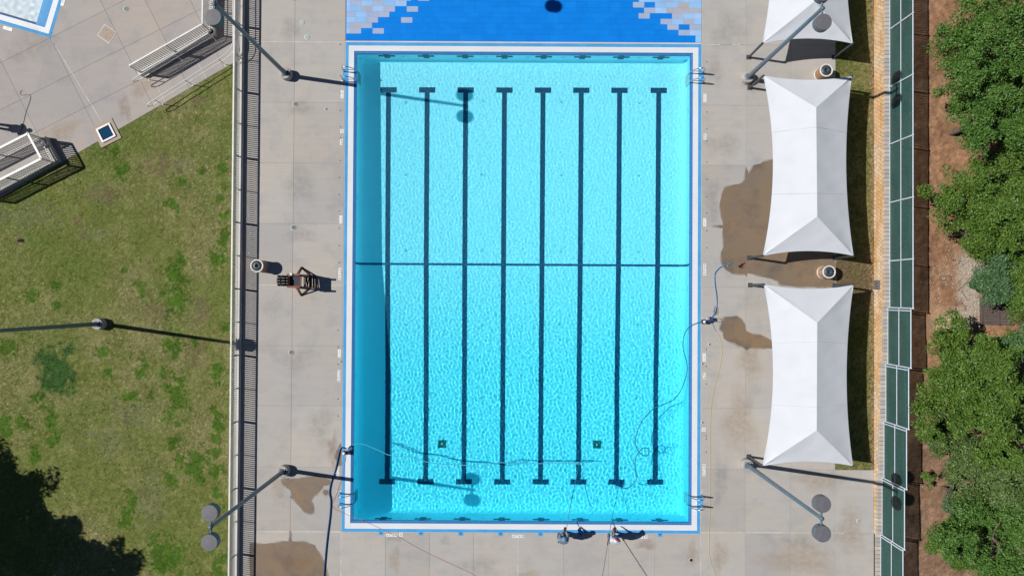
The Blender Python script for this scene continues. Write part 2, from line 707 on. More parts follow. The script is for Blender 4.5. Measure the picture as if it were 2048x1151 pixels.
nt.links.new(sx.outputs[1], mm.inputs[0])
sn_ = nd(nt, 'ShaderNodeMath', operation='SINE')
nt.links.new(mm.outputs[0], sn_.inputs[0])
ma = nd(nt, 'ShaderNodeMath', operation='MULTIPLY_ADD')
ma.inputs[1].default_value = .09
ma.inputs[2].default_value = .19
nt.links.new(sn_.outputs[0], ma.inputs[0])
nt.links.new(ma.outputs[0], ms.inputs[0])
nt.links.new(b.outputs[0], ms.inputs[1])
nt.links.new(t.outputs[0], ms.inputs[2])
nt.links.new(ms.outputs[0], out.inputs[0])
M['screen'] = m

# stone blocks of the retaining wall: rusty orange wash on buff stone
m, nt, b = new_mat('buff_wall_block')
n1 = geo_noise(nt, .55, 6, .6, (1, 1, 3))
c = ramp(nt, n1.outputs[0], [(.34, (.62, .48, .34)), (.50, (.60, .40, .22)), (.66, (.56, .30, .11))])
g = nd(nt, 'ShaderNodeNewGeometry')
c = mix(nt, 1.0, c, ramp(nt, g.outputs['Random Per Island'], [(0, (.82, .83, .84)), (1, (1.12, 1.1, 1.06))]), 'MULTIPLY')
nt.links.new(c, b.inputs['Base Color'])
b.inputs['Roughness'].default_value = .9
n3 = geo_noise(nt, 30, 4)
bump(nt, b, n3.outputs[0], .4, .02)
M['wall_block'] = m
m, nt, b = new_mat('grey_cap_block')
oi = nd(nt, 'ShaderNodeObjectInfo')
n1 = geo_noise(nt, 1.2, 5)
c = ramp(nt, n1.outputs[0], [(.35, (.37, .345, .325)), (.65, (.42, .37, .31))])
c = mix(nt, 1.0, c, ramp(nt, oi.outputs['Random'], [(0, (.8, .8, .82)), (1, (1.12, 1.1, 1.08))]), 'MULTIPLY')
nt.links.new(c, b.inputs['Base Color'])
b.inputs['Roughness'].default_value = .9
M['cap_block'] = m
M['mortar'] = plain('wall_mortar', (.16, .12, .085), .95)

# splash pad paints
PAD = {'blue': [(.002, .178, .62), (.002, .184, .635), (.002, .174, .61), (.003, .188, .64)],
       'light': [(.26, .45, .72), (.23, .42, .68), (.30, .46, .70)],
       'grey': [(.31, .38, .52), (.33, .385, .51), (.30, .37, .54)],
       'tan': [(.34, .36, .43), (.36, .36, .40)],
       'brown': [(.31, .30, .33)]}
PADM = {k: [mottled('pad_paint_' + k, tuple(x * .95 for x in c), tuple(x * 1.05 for x in c), 1.5, .8, 30, .05, spec=.1) for c in v]
        for k, v in PAD.items()}

# ------------------------------------------------------------------ large ground
wx = lambda px, py=475: P(px, py).x
wy = lambda py, px=1000: P(px, py).y
XL = wx(485.6)                       # foot of the fence curb, pool side
XC = wx(473.8)                       # curb, lawn side
XW = wx(1748, 500)                   # foot of the retaining wall
YT = wy(-75)
YBOT = wy(1230)

mb = MB()
hole = [(GX0 - COPE - .2, GX1 + COPE + .2, GY0 - COPE - .2, GY1 + COPE + .2)]
hx0, hx1, hy0, hy1 = hole[0]
zg = -.12
R = 400
pool2_c = None
for (a, b_, c_, d_) in ((-R, hx0, -R, R), (hx1, R, -R, R), (hx0, hx1, hy1, R), (hx0, hx1, -R, hy0)):
    if a == -R:
        # leave room for the second pool in the upper left corner
        ax0, ax1, ay0, ay1 = wx(-330, 0), wx(135, 0), wy(90), wy(-330)
        for q in ((a, ax0, c_, d_), (ax1, b_, c_, d_), (ax0, ax1, c_, ay0), (ax0, ax1, ay1, d_)):
            mb.add([(q[0], q[2], zg), (q[1], q[2], zg), (q[1], q[3], zg), (q[0], q[3], zg)], [(0, 1, 2, 3)])
    else:
        mb.add([(a, c_, zg), (b_, c_, zg), (b_, d_, zg), (a, d_, zg)], [(0, 1, 2, 3)])
M['earth'] = mottled('rough_grass_earth', (.15, .14, .06), (.10, .12, .035), .15, .95)
tag(mb.build('ground', M['earth']), kind='structure')

# ------------------------------------------------------------------ pool deck of scored slabs
deck = setting('pool_deck')
JW = .013
TH = .09


def slab(parent, x0, x1, y0, y1, mat=None, name='slab', gap=JW):
    g2 = gap / 2
    mb = MB()
    a, b_, c_, d_ = x0 + g2, x1 - g2, y0 + g2, y1 - g2
    e = .006
    # top with a small eased arris
    vs = [(a, c_, -TH), (b_, c_, -TH), (b_, d_, -TH), (a, d_, -TH),
          (a, c_, -e), (b_, c_, -e), (b_, d_, -e), (a, d_, -e),
          (a + e, c_ + e, 0), (b_ - e, c_ + e, 0), (b_ - e, d_ - e, 0), (a + e, d_ - e, 0)]
    fs = [(8, 9, 10, 11)]
    for k in range(4):
        k2 = (k + 1) % 4
        fs += [(k, k2, 4 + k2, 4 + k), (4 + k, 4 + k2, 8 + k2, 8 + k)]
    mb.add(vs, fs)
    return mb.build(name, mat or M['deck'], parent)


CX0, CX1, CY0, CY1 = GX0 - COPE, GX1 + COPE, GY0 - COPE, GY1 + COPE
xs_l = [XL, wx(586), CX0 - .02]
ys_l = [wy(v, 587) for v in (-158, -37, 84, 205, 326, 447, 570, 691, 811, 933, 1062)]
for j in range(len(ys_l) - 1):
    for i in range(2):
        slab(deck, xs_l[i], xs_l[i + 1], ys_l[j + 1], ys_l[j])
xs_b = [XL, wx(586)] + [wx(v, 1100) for v in (682, 771, 859, 947, 1036, 1127, 1218, 1310, 1401)]
ybot2 = wy(1240)
for i in range(2):
    slab(deck, xs_b[i], xs_b[i + 1], ybot2, ys_l[-1])
for i in range(2, len(xs_b) - 1):
    slab(deck, xs_b[i], xs_b[i + 1], ybot2, CY0 - .02)
XR = [CX1 + .03, wx(1492, 500), wx(1582, 500), wx(1671, 500)]
ys_r = [wy(v, 1500) for v in (-152, -31, 90, 211, 331, 452, 574, 695, 816, 938, 1064)]
for j in range(len(ys_r) - 1):
    for i in range(3):
        slab(deck, XR[i], XR[i + 1], ys_r[j + 1], ys_r[j])
slab(deck, XR[3], XW, ys_r[-1], ys_r[-2])
xs_rb = [xs_b[-1]] + XR[1:] + [XW]
for i in range(4):
    slab(deck, xs_rb[i], xs_rb[i + 1], ybot2, ys_r[-1])
# fillers under and in the joints
mb = MB()
for (a, b_, c_, d_) in ((XL, CX0, ybot2, YT + 3), (CX1, XR[3], ybot2, YT + 3), (XR[3], XW, ybot2, ys_r[-2]), (CX0, CX1, ybot2, CY0)):
    mb.add([(a, c_, -.011), (b_, c_, -.011), (b_, d_, -.011), (a, d_, -.011)], [(0, 1, 2, 3)])
mb.build('joint_bed', M['joint'], deck)


def caulk(a, b_, w=.035):
    a, b_ = Vector(a), Vector(b_)
    d = (b_ - a).normalized()
    s = Vector((-d.y, d.x, 0))
    mb = MB()
    n = 24
    vs = []
    for i in range(n + 1):
        p = a.lerp(b_, i / n)
        ww = w * (.35 + .5 * random.random())
        vs += [p + s * ww, p - s * ww * .8]
    for v in vs:
        v.z = .003
    mb.add(vs, [(2 * i + 1, 2 * i + 3, 2 * i + 2, 2 * i) for i in range(n)])
    return mb.build('caulk_joint', M['caulk'], deck)


caulk((XL, ys_l[2], 0), (CX0, ys_l[2], 0))
caulk((XL + .8, ys_l[6], 0), (CX0, ys_l[6], 0), .028)
caulk((XL, ys_l[-1], 0), (CX0, ys_l[-1], 0))
caulk((xs_b[2], CY0 - .02, 0), (xs_b[2], ybot2, 0))
caulk((xs_b[6], CY0 - .1, 0), (xs_b[6], ybot2, 0), .03)
caulk((xs_b[10], CY0, 0), (xs_b[10], ybot2, 0))
caulk((CX1, ys_r[2], 0), (XR[1], ys_r[2], 0), .03)
caulk((CX1, ys_r[-1], 0), (XW - 1.6, ys_r[-1], 0))

# ------------------------------------------------------------------ main pool
pool = thing('swimming_pool', 'large eight lane pool with dark lane lines and blue edge', 'pool', ((X0 + X1) / 2, (Y0 + Y1) / 2, 0))
RECV = []

# floor with a rounded foot along the walls
rf = .28


def xs_fillet(a, b_, n):
    t = [rf * (1 - math.cos(math.pi / 2 * k / 6)) for k in range(7)]
    return [a + q for q in t] + list(np.linspace(a + rf, b_ - rf, n)[1:-1]) + [b_ - q for q in t[::-1]]


fx = xs_fillet(X0, X1, 30)
fy = sorted(set(xs_fillet(Y0, Y1, 50)) | {p[0] for p in PROFILE[1:-1]})


def fz(x, y):
    d = depth(y)
    t = min(x - X0, X1 - x, y - Y0, Y1 - y)
    tx = min(x - X0, X1 - x)
    ty = min(y - Y0, Y1 - y)
    dx_, dy_ = max(0, rf - tx), max(0, rf - ty)
    rr = min(rf, math.hypot(dx_, dy_))
    return -d + rf - math.sqrt(max(0, rf * rf - rr * rr))


mb = MB()
vs = [(x, y, fz(x, y)) for y in fy for x in fx]
nx_ = len(fx)
mb.add(vs, [(j * nx_ + i, j * nx_ + i + 1, (j + 1) * nx_ + i + 1, (j + 1) * nx_ + i) for j in range(len(fy) - 1) for i in range(nx_ - 1)], True)
RECV.append(mb.build('basin_floor', M['plaster'], pool))
for side in range(4):
    mb = MB()
    if side < 2:
        x = (X0, X1)[side]
        pts = [(x, y) for y in fy]
    else:
        y = (Y0, Y1)[side - 2]
        pts = [(x, y) for x in fx]
    n = len(pts)
    vs = [(a, b_, fz(a, b_) - .002) for a, b_ in pts] + [(a, b_, -.13) for a, b_ in pts]
    fs = [(i, i + 1, n + i + 1, n + i) for i in range(n - 1)]
    mb.add(vs, fs)
    RECV.append(mb.build('basin_wall', M['plaster'], pool))
    mb = MB()
    vs = [(a, b_, -.13) for a, b_ in pts] + [(a, b_, -.028) for a, b_ in pts]
    mb.add(vs, fs)
    RECV.append(mb.build('waterline_tile', M['navy'], pool))


def ring(x0, x1, y0, y1, w, k):
    """one side (0 left, 1 right, 2 bottom, 3 top) of a rectangular frame of width w growing inward"""
    return [(x0, x0 + w, y0, y1), (x1 - w, x1, y0, y1), (x0 + w, x1 - w, y0, y0 + w), (x0 + w, x1 - w, y1 - w, y1)][k]


for k in range(4):
    a, b_, c_, d_ = ring(CX0, CX1, CY0, CY1, COPE, k)
    # coping in separate painted lengths
    ln = (d_ - c_) if k < 2 else (b_ - a)
    n = int(round(ln / 1.83))
    for i in range(n):
        t0, t1 = i / n, (i + 1) / n
        mb = MB()
        if k < 2:
            mb.box(((a + b_) / 2, c_ + ln * (t0 + t1) / 2, -.055), (b_ - a, ln / n - .006, .118))
        else:
            mb.box((a + ln * (t0 + t1) / 2, (c_ + d_) / 2, -.055), (ln / n - .006, d_ - c_, .118))
        mb.build('coping_stone', M['coping'], pool)
    a, b_, c_, d_ = ring(GX0, GX1, GY0, GY1, GUT, k)
    mb = MB().box(((a + b_) / 2, (c_ + d_) / 2, -.06), (b_ - a, d_ - c_, .06))
    mb.build('gutter_channel', M['gutter_dark'], pool)
    ns = 6
    sw = GUT / ns
    for i in range(ns):
        mb = MB()
        if k == 0:
            mb.box((a + sw * (i + .5), (c_ + d_) / 2, -.012), (sw - .009, d_ - c_, .028))
        elif k == 1:
            mb.box((a + sw * (i + .5), (c_ + d_) / 2, -.012), (sw - .009, d_ - c_, .028))
        else:
            mb.box(((a + b_) / 2, c_ + sw * (i + .5), -.012), (b_ - a, sw - .009, .028))
        mb.build('grating_slat', M['grating'], pool)
    lx0, lx1, ly0, ly1 = GX0 + GUT, GX1 - GUT, GY0 + GUT, GY1 - GUT
    a, b_, c_, d_ = ring(lx0, lx1, ly0, ly1, LIP, k)
    mb = MB()
    if k == 0:
        vs = [(a, c_, 0), (b_, c_ + LIP, -.03), (b_, d_ - LIP, -.03), (a, d_, 0)]
    elif k == 1:
        vs = [(b_, d_, 0), (a, d_ - LIP, -.03), (a, c_ + LIP, -.03), (b_, c_, 0)]
    elif k == 2:
        vs = [(b_ + LIP, c_, 0), (b_, d_, -.03), (a, d_, -.03), (a - LIP, c_, 0)]
    else:
        vs = [(a - LIP, d_, 0), (a, c_, -.03), (b_, c_, -.03), (b_ + LIP, d_, 0)]
    mb.add(vs, [(0, 1, 2, 3)])
    RECV.append(mb.build('tile_lip', M['mosaic'], pool))

# lane lines with crossbars, wall targets
top_x = [778, 855, 932, 1009.5, 1086.5, 1163.5, 1240, 1318]
bot_x = [773.5, 850.5, 927, 1004, 1080.5, 1156, 1232, 1310]
for i in range(8):
    a = PW(top_x[i], 180.5 + .4 * (i - 3.5) * .4)
    c_ = PW(bot_x[i], 962.5 + .2 * (i - 3.5) * .4)
    xm = (a.x + c_.x) / 2
    ya, yc = a.y, c_.y
    mb = MB()

    def quad(x0, x1, y0, y1):
        ys = sorted({y0, y1} | {p[0] for p in PROFILE if y0 < p[0] < y1})
        vs = []
        for y in ys:
            z = -depth(y)
            vs += [(x0, y, z + .006), (x1, y, z + .006)]
        mb.add(vs, [(2 * q, 2 * q + 1, 2 * q + 3, 2 * q + 2) for q in range(len(ys) - 1)])
    hw = .135
    bw = .147
    quad(xm - hw, xm + hw, yc + bw, ya - bw)
    quad(xm - .445, xm + .445, ya - bw, ya + bw)
    quad(xm - .445, xm + .445, yc - bw, yc + bw)
    RECV.append(mb.build('lane_line', M['line_navy'], pool))
    for yw, s in ((Y1, -1), (Y0, 1)):
        mb = MB()
        yy = yw + s * .006
        for (hx, z0, z1) in ((.16, -.88, -.14), (.45, -.58, -.26)):
            if hx > .4:
                for sg in (-1, 1):
                    mb.add([(xm + sg * .16, yy, z0), (xm + sg * .45, yy, z0), (xm + sg * .45, yy, z1), (xm + sg * .16, yy, z1)], [(0, 1, 2, 3)])
            else:
                mb.add([(xm - hx, yy, z0), (xm + hx, yy, z0), (xm + hx, yy, z1), (xm - hx, yy, z1)], [(0, 1, 2, 3)])
        RECV.append(mb.build('wall_target', M['line_navy'], pool))
# slope break line
yb = PW(1040, 529).y
mb = MB()
vs = []
xs_ = [x for x in fx]
for x in xs_:
    vs += [(x, yb - .06, fz(x, yb) + .009), (x, yb + .06, fz(x, yb) + .009)]
mb.add(vs, [(2 * i, 2 * i + 2, 2 * i + 3, 2 * i + 1) for i in range(len(xs_) - 1)])
for x, s in ((X0, 1), (X1, -1)):
    mb.add([(x + s * .006, yb - .06, -1.2), (x + s * .006, yb + .06, -1.2), (x + s * .006, yb + .06, -.13), (x + s * .006, yb - .06, -.13)], [(0, 1, 2, 3)])
M['break_blue'] = plain('break_line_tile', (.012, .085, .21), .5)
RECV.append(mb.build('slope_break_line', M['break_blue'], pool))
# main drains
for px, py in ((884, 887), (1194, 888)):
    q = PW(px, py)
    mb = MB().box((q.x, q.y, q.z + .012), (.44, .44, .03))
    d = mb.build('main_drain', M['main_drain'], pool)
    RECV.append(d)
    mb = MB().lathe((q.x, q.y, q.z + .027), [(.055, 0), (.055, .02), (.0, .03)], 12)
    RECV.append(mb.build('drain_knob', M['tile_white'], d))
    mb = MB()
    for k in range(5):
        mb.box((q.x - .16 + .08 * k, q.y, q.z + .03), (.03, .38, .012))
    RECV.append(mb.build('grate', M['drain_green'], d))
inl = [(811, 205), (966, 202), (1123, 204), (1278, 206), (811, 349), (964, 349), (1122, 350), (1277, 351),
       (811, 500), (963, 500), (1121, 503), (1276, 503), (812, 648), (964, 650), (1118, 648), (1275, 648), (812, 793), (963, 795), (1117, 795), (1273, 795)]
for px, py in inl:
    q = PW(px, py)
    mb = MB().lathe((q.x, q.y, q.z), [(.075, .0), (.075, .012), (.045, .016), (.04, .006)], 14, cap1=False)
    RECV.append(mb.build('floor_inlet', M['inlet'], pool))
for px in (1054, 969, 1125, 800, 1280):
    for yw, s in ((Y1, -1), (Y0, 1)):
        x = P(px, 575).x
        mb = MB().box((x, yw + s * .008, -.55), (.2, .012, .12))
        RECV.append(mb.build('wall_inlet', M['inlet'], pool))
for py in (215, 394, 575, 755, 930):
    for xw, s in ((X0, 1), (X1, -1)):
        y = P(1024, py).y
        mb = MB().box((xw + s * .008, y, -.5), (.012, .26, .12))
        RECV.append(mb.build('wall_inlet', M['inlet'], pool))
# blue anchor pads along the lower edge
for k in range(8):
    px = 762 + (1320 - 762) * k / 7
    q = P(px, 1066)
    mb = MB().box((q.x, CY0 - .085, -.02), (.25, .17, .05))
    pd = mb.build('block_anchor_pad', M['coping'], pool)
    mb = MB().lathe((q.x, CY0 - .06, .005), [(.038, 0), (.038, .006)], 10)
    mb.build('anchor_socket', M['black'], pd)
for px, py0, py1 in ((689, 140, 166), (687, 982, 1010), (1405, 143, 168), (1403, 988, 1013)):
    a, c_ = P(px, py0), P(px, py1)
    mb = MB()
    xx = CX0 - .07 if px < 1000 else CX1 + .07
    mb.box((xx, (a.y + c_.y) / 2, -.02), (.14, abs(a.y - c_.y), .05))
    mb.build('ladder_pad', M['coping'], pool)
mb = MB()
for (a, b_, c_, d_) in ((CX1, CX1 + .03, CY0, CY1), (CX0 - .02, CX0, CY0, CY1)):
    mb.box(((a + b_) / 2, (c_ + d_) / 2, -.04), (b_ - a, d_ - c_, .08))
mb.box(((CX0 + CX1) / 2, CY0 - .01, -.04), (CX1 - CX0, .02, .08))
mb.build('edge_strip', M['curb'], pool)

# the water itself: a rippled surface that bends the light
dxw = .031
nwx, nwy = int((X1 - X0) / dxw), int((Y1 - Y0) / dxw)
wxs, wys = np.linspace(X0, X1, nwx + 1), np.linspace(Y0, Y1, nwy + 1)
N = 1024
rg = np.random.default_rng(3)
h1 = (.62 * spectral(N, dxw, .15, .34, rg, 1.9, .22) + .45 * spectral(N, dxw, .17, .40, rg, 1.5, -.5) + .45 * spectral(N, dxw, .16, .36, rg) + .9 * spectral(N, dxw, .34, .8, rg, 1.4, .3))[:nwy + 1, :nwx + 1]
h2 = spectral(N, dxw, .5, 1.3, rg)[:nwy + 1, :nwx + 1]
XX, YY = np.meshgrid(wxs, wys)
deep = 1 / (1 + np.exp((YY + 1.0) / 2.6))
amp = .00036 + .00036 * deep
H = h1 * amp + h2 * .0004
# rings that spread from the two poles
for (px, py, am) in ((1142, 1003, .0007), (1233, 995, .0008)):
    q = P(px, py)
    rr = np.hypot(XX - q.x, YY - q.y)
    lam = .26 + .015 * rr
    H += am * np.cos(2 * np.pi * rr / lam) * np.exp(-rr / 3.2) * (1 - np.exp(-rr / .3)) * .7
V = np.stack([XX, YY, WATER_Z + H], -1).reshape(-1, 3)
idx = np.arange((nwx + 1) * (nwy + 1)).reshape(nwy + 1, nwx + 1)
F = np.stack([idx[:-1, :-1], idx[:-1, 1:], idx[1:, 1:], idx[1:, :-1]], -1).reshape(-1, 4)
water = link('pool_water', np_mesh('pool_water', V, F, M['water'], True))
tag(water, kind='structure')
water.cycles.is_caustics_caster = True

# ------------------------------------------------------------------ splash pad of painted tiles
pad = setting('splash_pad')
px0, px1 = CX0 + .03, CX1 - .005
pitch = P(1000, 20).x - P(977.4, 20).x            # tile length
rowh = .297
ybase = CY1 + .10
mb = MB()
mb.box(((CX0 + CX1) / 2, CY1 + .05, -.045), (CX1 - CX0, .08, .09))
mb.build('border_strip', M['curb'], pad)
mb = MB()
mb.add([(CX0, CY1, -.012), (CX1, CY1, -.012), (CX1, CY1 + 8, -.012), (CX0, CY1 + 8, -.012)], [(0, 1, 2, 3)])
M['pad_bed'] = plain('pad_bed_paint', (.004, .15, .50), .9, spec=.1)
mb.build('pad_bed', M['pad_bed'], pad)
# boundaries of the light fields, in photo pixels, rows counted up from the pool
left_to = [696, 722, 744, 756, 778.5, 790, 813, 822, 834, 846, 857]
left_extra = {1: [745], 3: [802], 5: [813.5], 7: [836], 9: [880]}
right_from = [1391, 1357, 1379, 1321, 1344, 1288, 1310, 1278, 1266, 1250, 1240]
right_extra = {1: [], 2: [1335], 4: [1277], 6: [1266], 8: [1243]}


def pad_tile(x0, x1, y0, y1, key):
    mt = random.choice(PADM[key])
    e = .0018
    mb = MB().box(((x0 + x1) / 2, (y0 + y1) / 2, -.045 + random.uniform(-.0006, .0006)), (x1 - x0 - 2 * e, y1 - y0 - 2 * e, .09))
    mb.build('tile', mt, pad)


def light_key(edge):
    r = random.random()
    if edge:
        return 'grey' if r < .7 else 'light'
    return 'light' if r < .55 else ('grey' if r < .74 else ('tan' if r < .97 else 'brown'))


for r in range(11):
    y0 = ybase + r * rowh + (.0 if r == 0 else .08)
    y1 = ybase + (r + 1) * rowh + .08
    pyc = 75 - 11.2 * r
    lx = wx(left_to[r], pyc)
    rx = wx(right_from[r], pyc)
    cuts = [px0]
    x = px0
    if r > 0:
        # light field on the left
        off = lx
        c_ = []
        while off > px0 + .08:
            c_.append(off)
            off -= pitch
        cuts += sorted(c_)
        for a, b_ in zip(cuts[:-1], cuts[1:]):
            pad_tile(a, b_, y0, y1, light_key(b_ > lx - .01))
        x = lx
    lights = {}
    for q in left_extra.get(r, []) + right_extra.get(r, []):
        lights[round(wx(q, pyc), 2)] = 1
    stops = sorted(lights)
    while x < rx - .02:
        nxt = [s for s in stops if s >= x - .01]
        if nxt and abs(nxt[0] - x) < .06:
            pad_tile(x, nxt[0] + pitch, y0, y1, 'grey')
            x = nxt[0] + pitch
            continue
        e = x + pitch * (2 if r == 0 else 1)
        if nxt and e > nxt[0] - .12:
            e = nxt[0]
        if e > rx - .15:
            e = rx
        pad_tile(x, e, y0, y1, 'blue')
        x = e
    while x < px1 - .02:
        e = x + pitch
        if e > px1 - .1:
            e = px1
        pad_tile(x, e, y0, y1, light_key(x < rx + .01))
        x = e

# ------------------------------------------------------------------ kerb under the picket fence
mb = MB()
CURB_H = .18
mb.box(((XL + XC) / 2, (ybot2 + YT + 2) / 2, CURB_H / 2 - .06), (XL - XC - .006, YT + 2 - ybot2, CURB_H + .12))
tag(mb.build('fence_kerb', M['curb']), kind='structure')

# ------------------------------------------------------------------ lawns
GN = 1024
gdx = .06
f_big = red_noise(GN, gdx, 1.2, 14, RNG)
f_mid = red_noise(GN, gdx, .3, 3.0, RNG, 1.0)
f_fine = red_noise(GN, gdx, .12, .55, RNG, .15)
f_hue = red_noise(GN, gdx, .8, 9, RNG)
f_edge = red_noise(GN, gdx, .15, 1.2, RNG, 1.0)


def samp(f, x, y):
    return f[(np.floor(y / gdx).astype(int)) % GN, (np.floor(x / gdx).astype(int)) % GN]


# lush tufts and odd patches seen in the turf: photo x, y, half sizes
LUSH = [(447, 475, 14, 34), (430, 518, 14, 18), (345, 415, 11, 15), (365, 363, 14, 9), (445, 335, 9, 13), (402, 340, 6, 7), (440, 395, 8, 6),
        (450, 430, 9, 7), (435, 741, 11, 23), (282, 736, 11, 14), (207, 701, 16, 11), (352, 598, 21, 32), (357, 545, 20, 34), (450, 656, 8, 8), (262, 793, 22, 10),
        (73, 796, 11, 11), (88, 814, 9, 11), (105, 845, 14, 22), (435, 841, 13, 24), (63, 586, 15, 15), (112, 608, 8, 9), (432, 879, 12, 14),
        (435, 904, 10, 15), (432, 941, 13, 20), (435, 994, 9, 20), (345, 884, 15, 14), (360, 919, 12, 18), (342, 961, 14, 12), (260, 1004, 12, 20),
        (105, 881, 14, 13), (70, 911, 12, 16), (332, 1114, 35, 40), (440, 1126, 14, 30), (248, 540, 6, 7), (345, 690, 18, 26), (352, 790, 22, 40), (10, 700, 18, 20),
        (225, 300, 22, 10), (240, 345, 14, 20), (330, 740, 8, 14), (215, 745, 8, 8), (325, 590, 6, 6), (285, 585, 7, 10), (390, 930, 30, 30), (250, 1040, 14, 14),
        (10, 855, 14, 24), (45, 845, 16, 14), (280, 570, 12, 8), (390, 680, 6, 8), (447, 372, 8, 9), (110, 568, 8, 7), (425, 815, 10, 8), (300, 790, 8, 9)]
DARKP = [(112, 742, 38, 54)]
GREY = [(300, 1000, 28, 48), (215, 880, 40, 26), (265, 825, 30, 24), (360, 330, 22, 16), (60, 430, 60, 24), (190, 465, 24, 14)]
BROWN = [(205, 390, 24, 16), (155, 445, 12, 10), (42, 480, 10, 6), (165, 958, 5, 5), (400, 200, 14, 6), (320, 330, 26, 20), (395, 700, 22, 30), (320, 620, 26, 20), (400, 610, 16, 26)]


def blobs(lst, x, y, jit=.55):
    w = np.zeros_like(x)
    e = samp(f_edge, x, y)
    e2 = samp(f_mid, x + 7, y + 3)
    for (px, py, a, b_) in lst:
        c_ = P(px, py)
        a, b_ = a / 37.5, b_ / 37.5
        sel = (abs(x - c_.x) < 2.2 * a + .3) & (abs(y - c_.y) < 2.2 * b_ + .3)
        if not sel.any():
            continue
        r = np.sqrt(((x[sel] - c_.x) / a) ** 2 + ((y[sel] - c_.y) / b_) ** 2)
        v = np.clip((1.15 - r + jit * .5 * e[sel] + .22 * e2[sel]) / .5, 0, 1)
        w[sel] = np.maximum(w[sel], v)
    return w


def lerp(a, b_, t):
    return a + (np.asarray(b_)[None, :] - a) * t[:, None]


def lawn_colour(x, y):
    n = len(x)
    c = np.tile(np.array([.132, .150, .036]), (n, 1))
    b_ = samp(f_big, x, y)
    m_ = samp(f_mid, x, y)
    f = samp(f_fine, x, y)
    hue = samp(f_hue, x, y)
    # drier towards the fence side, greener near the walk
    dry = np.clip(.35 + .30 * b_ + .25 * m_ + .035 * (x - P(250, 600).x), 0, 1)
    c = lerp(c, (.195, .172, .078), dry * .75)
    grn = np.clip(.05 + .45 * hue + .22 * m_ + .06 * (y - P(200, 500).y) * .6, 0, 1)
    c = lerp(c, (.085, .125, .020), grn * .65)
    f2 = samp(f_fine, x + 11, y + 5)
    c = lerp(c, (.075, .112, .022), np.clip(.15 + .45 * f2, 0, 1) * .4)
    c = lerp(c, (.25, .215, .105), np.clip(.40 * f - .15 + .15 * b_, 0, 1) * .3)
    straw = np.clip((f - .9) * .8, 0, 1) * np.clip(.5 + .4 * b_, 0, 1)
    c = lerp(c, (.30, .26, .13), straw * .35)
    c = lerp(c, (.14, .145, .075), blobs(GREY, x, y, .9) * .45)
    c = lerp(c, (.155, .115, .065), blobs(BROWN, x, y, 1.0) * .6)
    c = lerp(c, (.055, .118, .009), blobs(LUSH, x, y, .75) * .92)
    c = lerp(c, (.026, .080, .016), blobs(DARKP, x, y, .3) * .9)
    hole_ = np.hypot((x - P(42, 481).x) / 2, y - P(42, 481).y) < .10
    c[hole_] = (.02, .014, .010)
    c = c * (1 + .10 * f + .05 * m_)[:, None]
    return np.clip(c, .006, .6)


# lawn edge: straight line from the left border up to the kerb
LA, LB = P(-260, 546), P(474, 122)


def lawn_edge_y(x):
    return LA.y + (LB.y - LA.y) * (x - LA.x) / (LB.x - LA.x)


lx0 = wx(-120, 800)
gx = np.arange(lx0, XC + .01, .05)
rows = 620
yb0 = ybot2
Vx, Vy = [], []
tt = np.linspace(0, 1, rows)
top = lawn_edge_y(gx)
VX = np.repeat(gx[None, :], rows, 0)
VY = yb0 + (top[None, :] - yb0) * tt[:, None]
VZ = -.012 + .012 * samp(f_mid, VX.ravel(), VY.ravel()).reshape(VX.shape) * .6
cols = lawn_colour(VX.ravel(), VY.ravel())
idx = np.arange(VX.size).reshape(VX.shape)
F = np.stack([idx[:-1, :-1], idx[:-1, 1:], idx[1:, 1:], idx[1:, :-1]], -1).reshape(-1, 4)
lawn = link('lawn', np_mesh('lawn', np.stack([VX, VY, VZ], -1).reshape(-1, 3), F, M['lawn'], True, cols))
tag(lawn, kind='structure')


def blades(name, x, y, z, colour, hmin=.03, hmax=.075, w=.012):
    n = len(x)
    a = RNG.uniform(0, 2 * np.pi, n)
    h = RNG.uniform(hmin, hmax, n)
    lean = RNG.uniform(.2, 1.1, n) * h
    la = RNG.uniform(0, 2 * np.pi, n)
    ca, sa = np.cos(a) * w, np.sin(a) * w
    V = np.empty((n, 3, 3))
    V[:, 0] = np.stack([x - ca, y - sa, z], -1)
    V[:, 1] = np.stack([x + ca, y + sa, z], -1)
    V[:, 2] = np.stack([x + lean * np.cos(la), y + lean * np.sin(la), z + h], -1)
    F = np.arange(3 * n).reshape(-1, 3)
    c = colour * RNG.uniform(.85, 1.5, n)[:, None]
    o = link(name, np_mesh(name, V.reshape(-1, 3), F, M['blade'], False, np.repeat(c, 3, 0)))
    tag(o, kind='stuff')
    return o


nb = 170000
bx = RNG.uniform(wx(-30, 600), XC - .03, nb)
by = RNG.uniform(wy(1165), wy(110), nb)
ok = by < lawn_edge_y(bx) + RNG.uniform(-.05, .035, nb)
bx, by = bx[ok], by[ok]
lush = blobs(LUSH, bx, by) + blobs(DARKP, bx, by)
keep = RNG.uniform(0, 1, len(bx)) < .55 + .45 * lush
bx, by, lush = bx[keep], by[keep], lush[keep]
o = blades('grass', bx, by, np.full(len(bx), -.01), lawn_colour(bx, by), .025, .06)
tag(o, label='short patchy turf of green and straw coloured blades')

# strip of grass beside the retaining wall
gx = np.arange(XR[3] + .008, XW, .06)
gy = np.arange(ys_r[-2] + .006, YT + 1.5, .06)
VX, VY = np.meshgrid(gx, gy)


